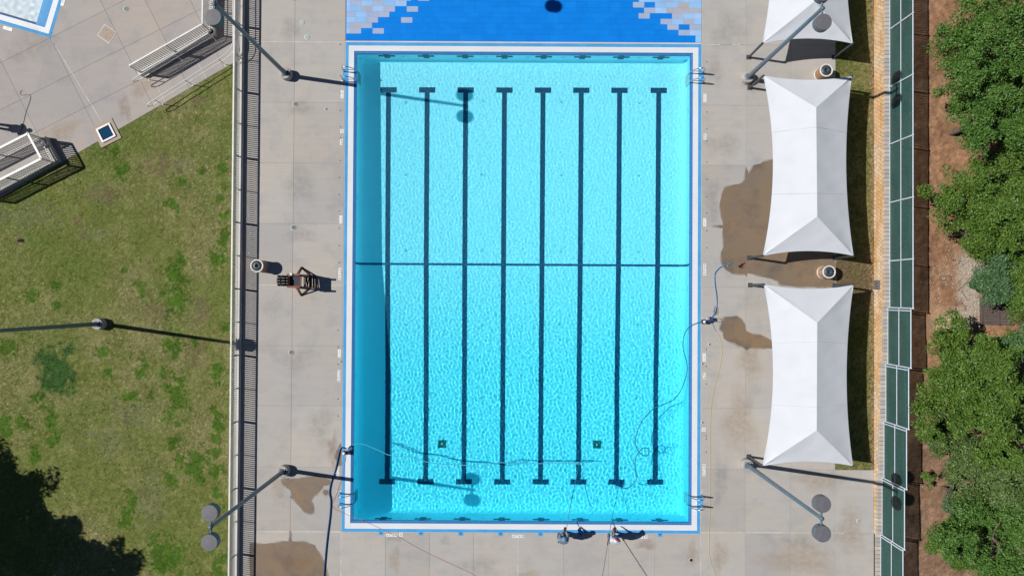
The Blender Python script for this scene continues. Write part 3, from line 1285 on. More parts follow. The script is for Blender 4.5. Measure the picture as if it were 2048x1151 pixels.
def strip_colour(x, y):
    n = len(x)
    c = np.tile(np.array([.10, .115, .028]), (n, 1))
    b_, m_, f = samp(f_big, x + 3, y), samp(f_mid, x, y), samp(f_fine, x, y)
    c = lerp(c, (.17, .15, .06), np.clip(.3 + .3 * b_ + .3 * m_, 0, 1) * .7)
    mud = np.clip((1.5 - abs(y - P(1710, 560).y)) / .8 + .35 * m_, 0, 1)
    c = lerp(c, (.115, .078, .045), mud * .85)
    edge = np.clip((.30 - (XW - x)) / .25 + .4 * f, 0, 1)
    c = lerp(c, (.22, .145, .085), edge * .8)
    return np.clip(c * (1 + .2 * f)[:, None], .005, .6)


cols = strip_colour(VX.ravel(), VY.ravel())
VZ = -.010 + .008 * samp(f_mid, VX.ravel(), VY.ravel())
idx = np.arange(VX.size).reshape(VX.shape)
F = np.stack([idx[:-1, :-1], idx[:-1, 1:], idx[1:, 1:], idx[1:, :-1]], -1).reshape(-1, 4)
o = link('grass_strip_ground', np_mesh('grass_strip_ground', np.stack([VX.ravel(), VY.ravel(), VZ], -1), F, M['lawn'], True, cols))
tag(o, kind='structure')
nb = 26000
bx = RNG.uniform(XR[3] + .02, XW - .02, nb)
by = RNG.uniform(ys_r[-2] + .02, wy(-10), nb)
c = strip_colour(bx, by)
ok = RNG.uniform(0, 1, nb) < np.where(c[:, 1] > c[:, 0], .9, .35)
o = blades('grass', bx[ok], by[ok], np.full(ok.sum(), -.008), c[ok], .025, .06)
tag(o, label='narrow strip of thin grass between the deck and the stone wall')

# ------------------------------------------------------------------ plaza in the upper left, on a turned grid
plaza = setting('plaza')
e1 = (P(247, 0) - P(0, 124)).normalized()
e2 = Vector((e1.y, -e1.x, 0))              # towards the lawn
org = P(0, 126)


def uv(p):
    d = Vector((p[0], p[1], 0)) - org
    return d.dot(e1), d.dot(e2)


def clip_half(poly, f):
    out = []
    n = len(poly)
    for i in range(n):
        a, b_ = poly[i], poly[(i + 1) % n]
        fa, fb = f(a), f(b_)
        if fa >= 0:
            out.append(a)
        if (fa >= 0) != (fb >= 0):
            t = fa / (fa - fb)
            out.append((a[0] + (b_[0] - a[0]) * t, a[1] + (b_[1] - a[1]) * t))
    return out


# second pool: outer corner and the two edge directions seen in the photo
C2 = P(101.5, 76)
d_l = (P(0, 46.5) - C2).normalized()           # lower edge, running left
d_u = Vector((-d_l.y, d_l.x, 0))
if d_u.y < 0:
    d_u = -d_u
P2W, P2H = 8.0, 8.0


def p2(a, b_, z=0.0):
    q = C2 + d_l * a + d_u * b_
    return Vector((q.x, q.y, z))


def in_pool2(p):
    d = Vector((p[0], p[1], 0)) - C2
    return d.dot(d_l), d.dot(d_u)


us = [uv(P(101, 77))[0] + k * 3.02 for k in range(-5, 6)]
us = [uv(p)[0] for p in (P(-330, 200), P(-230, 160), P(-115, 150))] + [uv(p)[0] for p in (P(0, 118), P(101, 77), P(200, 0), P(290, 0))] + [uv(P(380, 0))[0], uv(P(470, 0))[0], uv(P(560, 0))[0]]
vs_ = [uv(p)[1] for p in (P(0, -270), P(0, -180), P(0, -75), P(0, 28), P(0, 126), P(0, 220), P(87, 257))] + [uv(P(87, 257))[1] + 2.4, uv(P(87, 257))[1] + 4.8]
hatch_c = P(213.5, 266)


def edge_f(p):
    return p[1] - lawn_edge_y(p[0]) - .01


for i in range(len(us) - 1):
    for j in range(len(vs_) - 1):
        poly = []
        g2 = JW / 2
        for (u_, v_) in ((us[i] + g2, vs_[j] + g2), (us[i + 1] - g2, vs_[j] + g2), (us[i + 1] - g2, vs_[j + 1] - g2), (us[i] + g2, vs_[j + 1] - g2)):
            q = org + e1 * u_ + e2 * v_
            poly.append((q.x, q.y))
        poly = clip_half(poly, edge_f)
        poly = clip_half(poly, lambda p: XC - .01 - p[0])
        if len(poly) < 3:
            continue
        # cut the second pool out
        polys = []
        p_a = clip_half(poly, lambda p: -in_pool2(p)[0])          # right of the pool
        if len(p_a) >= 3:
            polys.append(p_a)
        rest = clip_half(poly, lambda p: in_pool2(p)[0])
        if len(rest) >= 3:
            p_b = clip_half(rest, lambda p: -in_pool2(p)[1])
            if len(p_b) >= 3:
                polys.append(p_b)
            for f in (lambda p: in_pool2(p)[0] - P2W, ):
                p_c = clip_half(clip_half(rest, lambda p: in_pool2(p)[1]), f)
                if len(p_c) >= 3:
                    polys.append(p_c)
        for q in polys:
            ar = abs(sum(q[k][0] * q[(k + 1) % len(q)][1] - q[(k + 1) % len(q)][0] * q[k][1] for k in range(len(q)))) / 2
            if ar < .02:
                continue
            MB().prism(q, -TH, 0).build('slab', M['plaza'], plaza)
poly = [(lx0, lawn_edge_y(lx0)), (XC, lawn_edge_y(XC)), (XC, YT + 3), (lx0, YT + 3)]
pa = clip_half(poly, lambda p: -in_pool2(p)[0])
pb = clip_half(clip_half(poly, lambda p: in_pool2(p)[0]), lambda p: -in_pool2(p)[1])
mb = MB()
for q in (pa, pb):
    mb.add([(x, y, -.013) for x, y in q], [tuple(range(len(q)))])
mb.build('joint_bed', M['joint'], plaza)
# pale sealant in one joint
a0, a1 = P(103, 79), P(203, 243)
deck_keep = deck
deck = plaza
caulk(a0, a1, .03)
caulk(P(312, 170), P(332, 207), .02)
caulk(P(392, 120), P(413, 158), .02)
deck = deck_keep

# second pool
pool2 = thing('shallow_pool', 'corner of a pale shallow pool with white gutter and blue edge', 'pool', p2(0, 0))


def bandpoly(o, i):
    """corner band between offsets o and i from the outer edge"""
    return [(p2(o, o), p2(P2W, o), p2(P2W, i), p2(i, i)), (p2(o, o), p2(i, i), p2(i, P2H), p2(o, P2H))]


for (o_, i_, z0, z1, mt, nm) in ((0, .16, -.1, .003, M['coping'], 'coping_stone'), (.165, .175, -.1, -.03, M['gutter_dark'], 'gutter_channel')):
    for q in bandpoly(o_, i_):
        MB().prism([(p.x, p.y) for p in q], z0, z1).build(nm, mt, pool2)
for q in bandpoly(.16, .46):
    MB().prism([(p.x, p.y) for p in q], -.1, -.03).build('gutter_channel', M['gutter_dark'], pool2)
for k in range(6):
    w_ = .285 / 6
    for q in bandpoly(.17 + k * w_ + .004, .17 + (k + 1) * w_ - .004):
        MB().prism([(p.x, p.y) for p in q], -.03, .002).build('grating_slat', M['grating'], pool2)
D2 = .75
mb = MB()
mb.add([p2(.46, .46, -D2), p2(P2W, .46, -D2), p2(P2W, P2H, -D2), p2(.46, P2H, -D2)], [(0, 1, 2, 3)])
M['pale_plaster'] = mottled('pale_plaster', (.86, .90, .91), (.80, .86, .88), .8, .6, 18, .03)
fl2 = mb.build('basin_floor', M['pale_plaster'], pool2)
RECV.append(fl2)
# low ledge along the right-hand wall
MB().prism([(p.x, p.y) for p in (p2(.46, .46), p2(.50, .46), p2(.50, P2H), p2(.46, P2H))], -D2, -.02).build('basin_wall', M['coping'], pool2)
q = MB().prism([(p.x, p.y) for p in (p2(.50, .46), p2(P2W, .46), p2(P2W, .50), p2(.50, .50))], -D2, -.02).build('basin_wall', M['mosaic'], pool2)
RECV.append(q)
M['ledge'] = mottled('blue_ledge_paint', (.10, .42, .72), (.12, .46, .76), 1.5, .5, 20, .05)
q = MB().prism([(p.x, p.y) for p in (p2(.5, .5), p2(1.06, .5), p2(1.06, P2H), p2(.5, P2H))], -D2 + .01, -.14).build('ledge', M['ledge'], pool2)
RECV.append(q)
q = MB().prism([(p.x, p.y) for p in (p2(1.06, .5), p2(P2W, .5), p2(P2W, .60), p2(1.06, .60))], -D2 + .01, -.16).build('ledge', M['line_navy'], pool2)
RECV.append(q)
# its water
ng = 120
ii = np.linspace(.5, P2W, ng)
jj = np.linspace(.5, P2H, ng)
A, B = np.meshgrid(ii, jj)
px_ = C2.x + d_l.x * A + d_u.x * B
py_ = C2.y + d_l.y * A + d_u.y * B
hh = spectral(256, .063, .3, .8, np.random.default_rng(5))[:ng, :ng] * .0022
V = np.stack([px_, py_, -.07 + hh], -1).reshape(-1, 3)
idx = np.arange(ng * ng).reshape(ng, ng)
F = np.stack([idx[:-1, :-1], idx[1:, :-1], idx[1:, 1:], idx[:-1, 1:]], -1).reshape(-1, 4)
nrm = np.cross(V[F[0, 1]] - V[F[0, 0]], V[F[0, 3]] - V[F[0, 0]])
if nrm[2] < 0:
    F = F[:, ::-1].copy()
w2 = link('shallow_water', np_mesh('shallow_water', V, F, M['water_shallow'], True))
tag(w2, kind='structure')
w2.cycles.is_caustics_caster = True

# square light well in its tan surround
hz = math.atan2(e1.y, e1.x)
hatch = thing('light_well', 'square dark blue glass hatch in a white frame and tan surround', 'hatch', (hatch_c.x, hatch_c.y, 0))
MB().box((hatch_c.x, hatch_c.y, .0), (1.20, 1.20, .08), hz).build('surround', M['hatch'], hatch)
for k in range(4):
    a = hz + k * math.pi / 2
    d = Vector((math.cos(a), math.sin(a), 0))
    MB().box((hatch_c.x + d.x * .36, hatch_c.y + d.y * .36, .07), (.085, .72 + (.08 if k % 2 == 0 else -.09), .07), a).build('frame', M['white_metal'], hatch)
MB().box((hatch_c.x, hatch_c.y, .052), (.64, .64, .02), hz).build('pane', M['glass_blue'], hatch)
q = P(214, 68)
cov = thing('utility_cover', 'square tan utility cover set in the pale plaza slabs', 'cover', (q.x, q.y, 0))
MB().box((q.x, q.y, .004), (.74, .80, .016), hz + .5).build('rim', M['curb'], cov)
MB().box((q.x, q.y, .012), (.64, .70, .014), hz + .5).build('lid', M['hatch'], cov)
for dx_, dy_ in ((0, .19), (-.05, -.17)):
    MB().lathe((q.x + dx_, q.y + dy_, .019), [(.025, 0), (.025, .004)], 8).build('lift_hole', M['black'], cov)


# ------------------------------------------------------------------ railings
def picket_rail(root, pts, z0, z1, gap=.106, post_gap=1.795, limit=300, phase=0.0, bottom=.14, rail_w=.075, pkw=.044):
    """guard rail along pts: posts, top and bottom rail, pickets one by one"""
    count = 0
    spare = MB()
    pk_mesh = {}
    for a, b_ in zip(pts[:-1], pts[1:]):
        a, b_ = Vector((a[0], a[1], 0)), Vector((b_[0], b_[1], 0))
        L = (b_ - a).length
        d = (b_ - a) / L
        up = Vector((0, 0, 1))
        MB().bar(a + up * (z1 - .025), b_ + up * (z1 - .025), rail_w, .05).build('top_rail', M['white_metal'], root)
        MB().bar(a + up * (z0 + bottom), b_ + up * (z0 + bottom), .05, .045).build('bottom_rail', M['picket'], root)
        n = max(1, int(round(L / post_gap)))
        rz = math.atan2(d.y, d.x)
        for k in range(n + 1):
            q = a + d * (L * k / n)
            MB().box((q.x, q.y, (z0 + z1 - .05) / 2), (.065, .065, z1 - .05 - z0), rz).build('post', M['picket'], root)
        m_ = int(L / gap)
        key = round(rz, 4)
        if key not in pk_mesh:
            pk_mesh[key] = MB().box((0, 0, (z0 + bottom + z1 - .05) / 2), (pkw, pkw, z1 - .05 - z0 - bottom), rz).mesh('picket', M['picket'])
        for k in range(1, m_):
            t = L * k / m_
            r_ = (t / (L / n)) % 1.0
            if min(r_, 1 - r_) * (L / n) < .045:
                continue
            q = a + d * t
            if count < limit:
                o = link('picket', pk_mesh[key], root)
                o.location = (q.x - WL[root].x, q.y - WL[root].y, -WL[root].z)
                count += 1
            else:
                spare.box((q.x, q.y, (z0 + bottom + z1 - .05) / 2), (pkw, pkw, z1 - .05 - z0 - bottom), rz)
    if spare.v:
        spare.build('picket_rest', M['picket'], root, kind='stuff')


xf = (XL + XC) / 2
ya, yb_ = wy(1172, 470), wy(-12, 470)
fence = thing('picket_fence', 'long white picket rail on a low kerb between lawn and pool deck', 'fence', (xf, (ya + yb_) / 2, 0))
picket_rail(fence, [(xf, ya), (xf, yb_)], CURB_H, 1.075)

# guard rail on the kerb round the plaza corner
TOPG = 1.47
g0, g1, g2_ = P(258, 131, TOPG), P(404, 48, TOPG), P(405.5, -30, TOPG)
kpts = [g0, g1, g2_]
kb = thing('plaza_guard_rail', 'white picket guard rail turning a corner above the dark kerb wall', 'railing', (g1.x, g1.y, 0))
KH = .40
for a, b_ in zip(kpts[:-1], kpts[1:]):
    a, b_ = Vector((a.x, a.y, 0)), Vector((b_.x, b_.y, 0))
    d = (b_ - a).normalized()
    MB().bar(a - d * .12 + Vector((0, 0, KH / 2 - .02)), b_ + d * .12 + Vector((0, 0, KH / 2 - .02)), .26, KH + .04).build('kerb_wall', M['curb'], kb)
picket_rail(kb, kpts, KH, TOPG, gap=.118, pkw=.038)


def handrail(name, label, top, posts, zt=.92, zl=.52, r=.022):
    """two-tube handrail whose ends are joined by round returns"""
    root = thing(name, label, 'handrail', (top[0].x, top[0].y, 0))
    up_ = [Vector((p.x, p.y, zt)) for p in top]
    lo_ = [Vector((p.x, p.y, zl)) for p in top]
    d = (up_[0] - up_[1]).normalized()
    loop = []
    for k in range(7):
        a = math.pi / 2 - math.pi * k / 6
        loop.append(up_[0] * .5 + lo_[0] * .5 + Vector((0, 0, math.sin(a) * (zt - zl) / 2)) + d * math.cos(a) * (zt - zl) / 2)
    path = up_[::-1] + loop + lo_
    MB().tube(path, r, 8).build('rail_tube', M['white_metal'], root)
    for q in posts:
        MB().tube([(q.x, q.y, -.02), (q.x, q.y, zt)], .02, 8).build('post', M['white_metal'], root)
        MB().lathe((q.x, q.y, 0), [(.05, 0), (.05, .012)], 10).build('base_plate', M['picket'], root)
    return root


hb = smooth_path([P(x, y, .92) for x, y in ((298, 206), (350, 173), (400, 141), (440, 116), (452, 107), (461, 97), (465.5, 86), (466, 60), (466, 20), (466, -30))], 4)
ip = [P(x, y, .92) for x, y in ((308, 199), (370, 160), (436, 118), (465.5, 60), (466, 0))]
handrail('ramp_handrail', 'white two tube handrail with rounded end along the lawn edge', hb, ip)
ha = [P(x, y, .92) for x, y in ((269, 156), (292, 142.5), (417, 68), (421.5, 60), (422.5, 20), (423, -30))]
ip = [P(x, y, .92) for x, y in ((280, 149), (348, 109), (417, 68), (422.5, 10))]
handrail('ramp_handrail', 'white two tube handrail in the shade beside the plaza kerb wall', ha, ip)

# railed platform on the left edge
TOPB = 1.48
BK = .42
pA, pB = P(55, 267, TOPB), P(82, 317, TOPB)
dl = (P(0, 295, TOPB) - pA).normalized()
pA2 = pA + dl * 4.2
pB2 = pB + dl * 4.2
plat = thing('railed_platform', 'raised concrete landing boxed in by white picket railings', 'platform', (pB.x, pB.y, 0))
q = [(p.x, p.y) for p in (pA, pB, pB2, pA2)]
cen = Vector((sum(p[0] for p in q) / 4, sum(p[1] for p in q) / 4, 0))
grow = [(p[0] + (.16 if 1 else 0) * (1 if p[0] > cen.x else -1) * .9, p[1] + .12 * (1 if p[1] > cen.y else -1)) for p in q]
MB().prism(grow, -.1, BK).build('base', M['cast'], plat)
MB().prism([(p[0] * .93 + cen.x * .07, p[1] * .90 + cen.y * .10) for p in q], BK, BK + .012).build('floor', M['plaza'], plat)
picket_rail(plat, [pA2, pA, pB, pB2], BK, TOPB, gap=.125, rail_w=.10, pkw=.038)

# ------------------------------------------------------------------ retaining wall with screened fence, stepping down
FX = wx(1759.7, 590)                 # line of the fence
posts_y = [-172, -57]
steps = []
raw = [(1777, 60), (1777.5, 175), (1779, 289), (1780, 405.5), (1780, 521.8), (1778, 614.7), (1772, 727), (1768, 842), (1764.5, 955), (1760.5, 1068), (1760, 1183)]
zlev = [.97, .97, .97, .97, .97, .97, .97, .78, .58, .39, .20, .06]
yp = [wy(-170, 1760), wy(-56, 1760)]
for k, (px, py) in enumerate(raw):
    yp.append(P(px, py, zlev[k + 1]).y)
# panel k runs from yp[k] down to yp[k+1] at level pz[k]
pz = [.97, .97, .97, .97, .97, .97, .97, .78, .58, .39, .20, .06]
wall = thing('retaining_wall', 'long buff and rusty orange block wall with a grey cap', 'wall', (XW, 0, 0))
face = MB()
capm = {}
CAPW = FX - XW + .14
for k in range(len(yp) - 1):
    y1_, y0_, z = yp[k], yp[k + 1], max(pz[k], .06)
    zt = z - .10
    MB().box((XW + .32, (y0_ + y1_) / 2, zt / 2 - .05), (.50, y1_ - y0_, zt + .1 - .012)).build('core', M['mortar'], wall)
    if zt > .05:
        nc = max(1, int(round(zt / .19)))
        ch = zt / nc
        for c_ in range(nc):
            n = int(round((y1_ - y0_) / .215))
            bl = (y1_ - y0_) / n
            off = bl / 2 if c_ % 2 else 0
            for i in range(n + (1 if off else 0)):
                a = y0_ + bl * i - off
                b_ = min(a + bl, y1_)
                a = max(a, y0_)
                pr = random.uniform(0, .014)
                face.box((XW + .06 - pr / 2 + .012 * c_, (a + b_) / 2, ch * (c_ + .5)), (.12 + pr, b_ - a - .02, ch - .02))
    n = int(round((y1_ - y0_) / .215))
    bl = (y1_ - y0_) / n
    for i in range(n):
        key = round(bl, 3)
        if key not in capm:
            mb = MB()
            w_, l_, h_ = CAPW - .0, bl - .012, .10
            e = .012
            mb.box((0, 0, -.008), (w_, l_, h_ - .016))
            mb.add([(-w_ / 2, -l_ / 2, h_ / 2 - .016), (w_ / 2, -l_ / 2, h_ / 2 - .016), (w_ / 2, l_ / 2, h_ / 2 - .016), (-w_ / 2, l_ / 2, h_ / 2 - .016),
                    (-w_ / 2 + e, -l_ / 2 + e, h_ / 2), (w_ / 2 - e, -l_ / 2 + e, h_ / 2), (w_ / 2 - e, l_ / 2 - e, h_ / 2), (-w_ / 2 + e, l_ / 2 - e, h_ / 2)],
                   [(4, 5, 6, 7), (0, 1, 5, 4), (1, 2, 6, 5), (2, 3, 7, 6), (3, 0, 4, 7)])
            capm[key] = mb.mesh('cap_block', M['cap_block'])
        o = link('cap_block', capm[key], wall)
        o.location = (XW + .07 + CAPW / 2 + random.uniform(-.006, .006) - WL[wall].x, y0_ + bl * (i + .5) - WL[wall].y, zt + .052 + random.uniform(-.003, .003))
face.build('wall_block', M['wall_block'], wall, kind='stuff')

sf = thing('screened_fence', 'tall green windscreen fence on galvanised posts along the wall', 'fence', (FX, 0, 0))
FH = 2.18
for k in range(len(yp) - 1):
    y1_, y0_, z = yp[k], yp[k + 1], max(pz[k], .06)
    nn = 8
    # cloth bellies slightly between the rails
    for (za, zb) in ((z + .05, z + FH / 2 - .025), (z + FH / 2 + .025, z + FH - .03)):
        vs = []
        n1, n2 = 12, 6
        for i in range(n1 + 1):
            for j in range(n2 + 1):
                t, s = i / n1, j / n2
                belly = .035 * math.sin(math.pi * s) * math.sin(math.pi * t) + .012 * math.sin(9 * t + k) * math.sin(math.pi * s)
                vs.append((FX + .03 - belly, y0_ + .04 + (y1_ - y0_ - .08) * t, za + (zb - za) * s))
        fs = [(i * (n2 + 1) + j, i * (n2 + 1) + j + 1, (i + 1) * (n2 + 1) + j + 1, (i + 1) * (n2 + 1) + j) for i in range(n1) for j in range(n2)]
        MB().add(vs, fs, True).build('screen_panel', M['screen'], sf)
    for zz, r_ in ((z + .04, .018), (z + FH / 2, .02), (z + FH, .026)):
        MB().tube([(FX, y0_, zz), (FX, y1_, zz)], r_, 8).build('rail', M['fence_steel'], sf)
for k in range(len(yp)):
    z0 = max(pz[min(k, len(pz) - 1)], .05)
    zt = max(pz[max(k - 1, 0)], .05) + FH + .05
    MB().tube([(FX - .02, yp[k], z0 - .15), (FX - .02, yp[k], zt)], .037, 10).build('post', M['fence_steel'], sf)
    if k >= 7:
        MB().tube([(FX - .02, yp[k] - .13, z0 - .15), (FX - .02, yp[k] - .13, max(pz[k if k < len(pz) else -1], .05) + FH + .03)], .034, 10).build('post', M['fence_steel'], sf)
    MB().lathe((FX - .02, yp[k], zt), [(.045, 0), (.045, .02), (.02, .05), (.0, .055)], 10).build('post_cap', M['fence_steel'], sf)

# grey meter bank on the wall
q = P(1750, 569, .3)
bx_ = thing('meter_bank', 'small grey box bank with pipes on the wall at the mud patch', 'meter box', (q.x, q.y, 0))
for k in range(3):
    MB().box((XW - .06, q.y + .17 * (k - 1), .42), (.14, .15, .34)).build('box', M['lamp_head'], bx_)
MB().tube([(XW - .05, q.y - .3, 0), (XW - .05, q.y - .3, .3), (XW + .12, q.y - .36, .34)], .025, 8).build('pipe', M['pump_white'], bx_)

# ------------------------------------------------------------------ dirt bank behind the fence
GX_ = np.concatenate([np.arange(FX + .16, FX + 9, .1), np.linspace(FX + 9.2, 90, 14)])
GY_ = np.arange(wy(1300), wy(-160), .1)
VX, VY = np.meshgrid(GX_, GY_)
zc = np.interp(-VY, [-y for y in yp], [pz[0]] + pz[:len(yp) - 1]) - .03


def bank_z(x, y):
    return np.interp(-y, [-v for v in yp], [pz[0]] + pz[:len(yp) - 1]) - .03


VZ = bank_z(VX, VY) + .025 * samp(f_mid, VX.ravel(), VY.ravel()).reshape(VX.shape) * np.clip((VX - FX - .16) / .4, 0, 1)


def dirt_colour(x, y):
    n = len(x)
    c = np.tile(np.array([.29, .155, .086]), (n, 1))
    b_, m_, f, h_ = samp(f_big, x, y), samp(f_mid, x, y + 5), samp(f_fine, x, y), samp(f_hue, x, y)
    low = np.clip((P(1880, 640, .9).y - y) / 6 + .2 * b_, 0, 1)
    c = lerp(c, (.20, .125, .082), low * .8)
    c = lerp(c, (.16, .09, .05), np.clip(.2 + .4 * b_, 0, 1) * .5)
    c = lerp(c, (.36, .24, .15), np.clip(.4 * h_ - .1, 0, 1) * .5)
    pale = np.exp(-(((x - P(1905, 650, .9).x) / 1.0) ** 2 + ((y - P(1905, 648, .9).y) / .6) ** 2))
    c = lerp(c, (.46, .35, .22), np.clip(pale * 1.2 + .1 * m_ * pale, 0, 1) * .85)
    gr = np.exp(-(((x - P(1938, 575, .9).x) / .55) ** 4 + ((y - P(1938, 575, .9).y) / 1.9) ** 4))
    c = lerp(c, (.34, .27, .21), np.clip(gr + .3 * m_ * gr, 0, 1) * .8)
    return np.clip(c * (1 + .14 * f + .10 * m_)[:, None], .01, .7)


cols = dirt_colour(VX.ravel(), VY.ravel())
idx = np.arange(VX.size).reshape(VX.shape)
F = np.stack([idx[:-1, :-1], idx[:-1, 1:], idx[1:, 1:], idx[1:, :-1]], -1).reshape(-1, 4)
o = link('dirt_bank', np_mesh('dirt_bank', np.stack([VX, VY, VZ], -1).reshape(-1, 3), F, M['dirt'], True, cols))
tag(o, kind='structure')


def pebbles(name, n, sampler, smin, smax, mat, label):
    V, F = [], []
    base = np.array([(1, 0, 0), (-1, 0, 0), (0, 1, 0), (0, -1, 0), (0, 0, 1), (0, 0, -1)], float)
    fs = np.array([(0, 2, 4), (2, 1, 4), (1, 3, 4), (3, 0, 4), (2, 0, 5), (1, 2, 5), (3, 1, 5), (0, 3, 5)])
    k = 0
    for i in range(n):
        x, y = sampler()
        s = RNG.uniform(smin, smax)
        a = RNG.uniform(0, 6.28)
        sc_ = np.array([1, RNG.uniform(.5, .9), RNG.uniform(.25, .55)]) * s
        v = base * sc_ * RNG.uniform(.8, 1.2, (6, 1))
        R_ = np.array([[math.cos(a), -math.sin(a), 0], [math.sin(a), math.cos(a), 0], [0, 0, 1]])
        v = v @ R_.T + np.array([x, y, float(bank_z(np.array(x), np.array(y))) + s * .2])
        V.append(v)
        F.append(fs + k)
        k += 6
    o = link(name, np_mesh(name, np.concatenate(V), np.concatenate(F), mat))
    tag(o, label=label, kind='stuff')
    return o


def island_mat(name, cols, rough=.9):
    m, nt, b = new_mat(name)
    g = nd(nt, 'ShaderNodeNewGeometry')
    k = len(cols)
    nt.links.new(ramp(nt, g.outputs['Random Per Island'], [(i / (k - 1), c) for i, c in enumerate(cols)]), b.inputs['Base Color'])
    b.inputs['Roughness'].default_value = rough
    return m


M['stone'] = island_mat('pale_gravel', [(.30, .25, .19), (.42, .37, .31), (.22, .16, .11), (.48, .43, .37), (.27, .20, .14)])
M['chip'] = island_mat('bark_chips', [(.14, .075, .045), (.42, .32, .22), (.20, .11, .065), (.60, .50, .38), (.10, .055, .035)])
gA, gB = P(1938, 575, .9), None
pebbles('gravel', 5200, lambda: (gA.x + RNG.normal(0, .36), gA.y + RNG.uniform(-2.1, 1.75)), .018, .05, M['stone'], 'pale grey gravel strip on the dirt beside the trees')
pebbles('wood_chips', 2600, lambda: (RNG.uniform(FX + .3, FX + 4.6), RNG.uniform(wy(1160), wy(-10))), .012, .032, M['chip'], 'scattered bark chips and litter on the red dirt')
pebbles('wood_chips', 420, lambda: (P(1890, 560, .9).x + RNG.normal(0, .5), P(1890, 560, .9).y + RNG.normal(0, 1.2)), .02, .05, M['stone'], 'pale chips scattered on the dirt beside the gravel strip')

# timber steps under the trees
zz = 1.0
sp = P(1990, 622, zz)
st = thing('timber_deck', 'dark weathered plank landing half hidden under the trees', 'deck', (sp.x, sp.y, zz - .05))
for k in range(9):
    MB().box((sp.x - .05, sp.y + .62 - .155 * k, zz + .05), (1.50, .145, .05)).build('plank', M['planks'], st)
for xx in (sp.x - .78, sp.x + .10, sp.x + .76):
    MB().box((xx, sp.y, zz + .10), (.10 if xx < sp.x + .5 else .20, 1.42, .10)).build('edge_board', M['planks'], st)
# fallen twigs
for k, pts in enumerate([[(1952, 545), (1940, 556), (1926, 572), (1914, 582)], [(1922, 582), (1930, 592), (1936, 602)], [(1903, 521), (1912, 519)]]):
    q = [P(x, y, .98) for x, y in pts]
    o = MB().tube(smooth_path(q, 4), [.02 - .015 * i / (len(q) * 4) for i in range(len(q) * 4 - 3)], 6).build('twig', M['bark'], None, loc=q[0])
    tag(o, ['long dead twig lying across the pale gravel strip', 'short forked twig lying below the long twig on gravel', 'tiny twig lying alone on the red dirt'][k], 'twig')


# ------------------------------------------------------------------ trees
def crown_mesh(name, mat, c, rad, height, n_clump, per, leaf, seed, squash=.7, clump=(.2, .5)):
    """leaf clumps spread through the crown's volume, more of them near its outside"""
    rg = np.random.default_rng(seed)
    cen = []
    mains = []
    n_main = max(6, n_clump // 8)
    while len(mains) < n_main:
        d = rg.normal(size=3)
        d /= np.linalg.norm(d)
        if d[2] < -.95:
            continue
        wob = 1 + .22 * math.sin(3 * math.atan2(d[1], d[0]) + seed) + .16 * math.sin(5 * math.atan2(d[1], d[0]) + 2 * seed) + rg.normal(0, .10)
        rr = rg.uniform(.25, 1.0) ** .6 * wob
        mains.append([c[0] + d[0] * rad[0] * rr * 1.0, c[1] + d[1] * rad[1] * rr * 1.0, c[2] + d[2] * height * rr * (1.0 if d[2] > 0 else .85) + rg.normal(0, .30)])
    br_ = .32 * min(rad)
    while len(cen) < n_clump:
        m0 = mains[rg.integers(n_main)]
        d = rg.normal(size=3)
        d /= np.linalg.norm(d)
        d[2] = abs(d[2]) * .6 - .15
        k_ = rg.uniform(.2, 1.0) ** .5 * br_ * rg.uniform(.7, 1.25)
        cen.append([m0[0] + d[0] * k_, m0[1] + d[1] * k_, m0[2] + d[2] * k_])
    cen = np.array(cen)
    n = n_clump * per
    ci = np.repeat(np.arange(n_clump), per)
    cs = rg.uniform(clump[0], clump[1], n_clump)
    d = rg.normal(size=(n, 3))
    d /= np.linalg.norm(d, axis=1)[:, None]
    d[:, 2] = np.abs(d[:, 2]) * np.where(rg.uniform(size=n) < .8, 1, -1)
    r = rg.uniform(.25, 1.0, n) ** .5
    ph = rg.uniform(0, 2 * np.pi, n_clump)
    el = rg.uniform(1.0, 1.6, n_clump)
    q = d * (cs[ci] * r)[:, None]
    a_, b_ = q[:, 0] * el[ci], q[:, 1] * (.95 / el[ci] + .12)
    pos = cen[ci] + np.stack([a_ * np.cos(ph[ci]) - b_ * np.sin(ph[ci]), a_ * np.sin(ph[ci]) + b_ * np.cos(ph[ci]), q[:, 2] * squash], -1)
    pos += rg.normal(0, .03, (n, 3))
    # leaf frame: face up and outwards, with scatter
    nrm = d * .7 + np.array([0, 0, .7]) + rg.normal(0, .9, (n, 3))
    nrm /= np.linalg.norm(nrm, axis=1)[:, None]
    t = rg.normal(size=(n, 3))
    t -= nrm * (t * nrm).sum(1)[:, None]
    t /= np.linalg.norm(t, axis=1)[:, None]
    bt = np.cross(nrm, t)
    s = rg.uniform(.6, 1.25, n)[:, None] * leaf
    tip = pos + t * s
    base = pos - t * s
    l_ = pos + bt * s * .55 + nrm * s * .12
    r_ = pos - bt * s * .55 + nrm * s * .12
    V = np.stack([base, r_, tip, l_], 1).reshape(-1, 3)
    F = np.arange(4 * n).reshape(-1, 4)
    return np_mesh(name, V, F, mat), cen


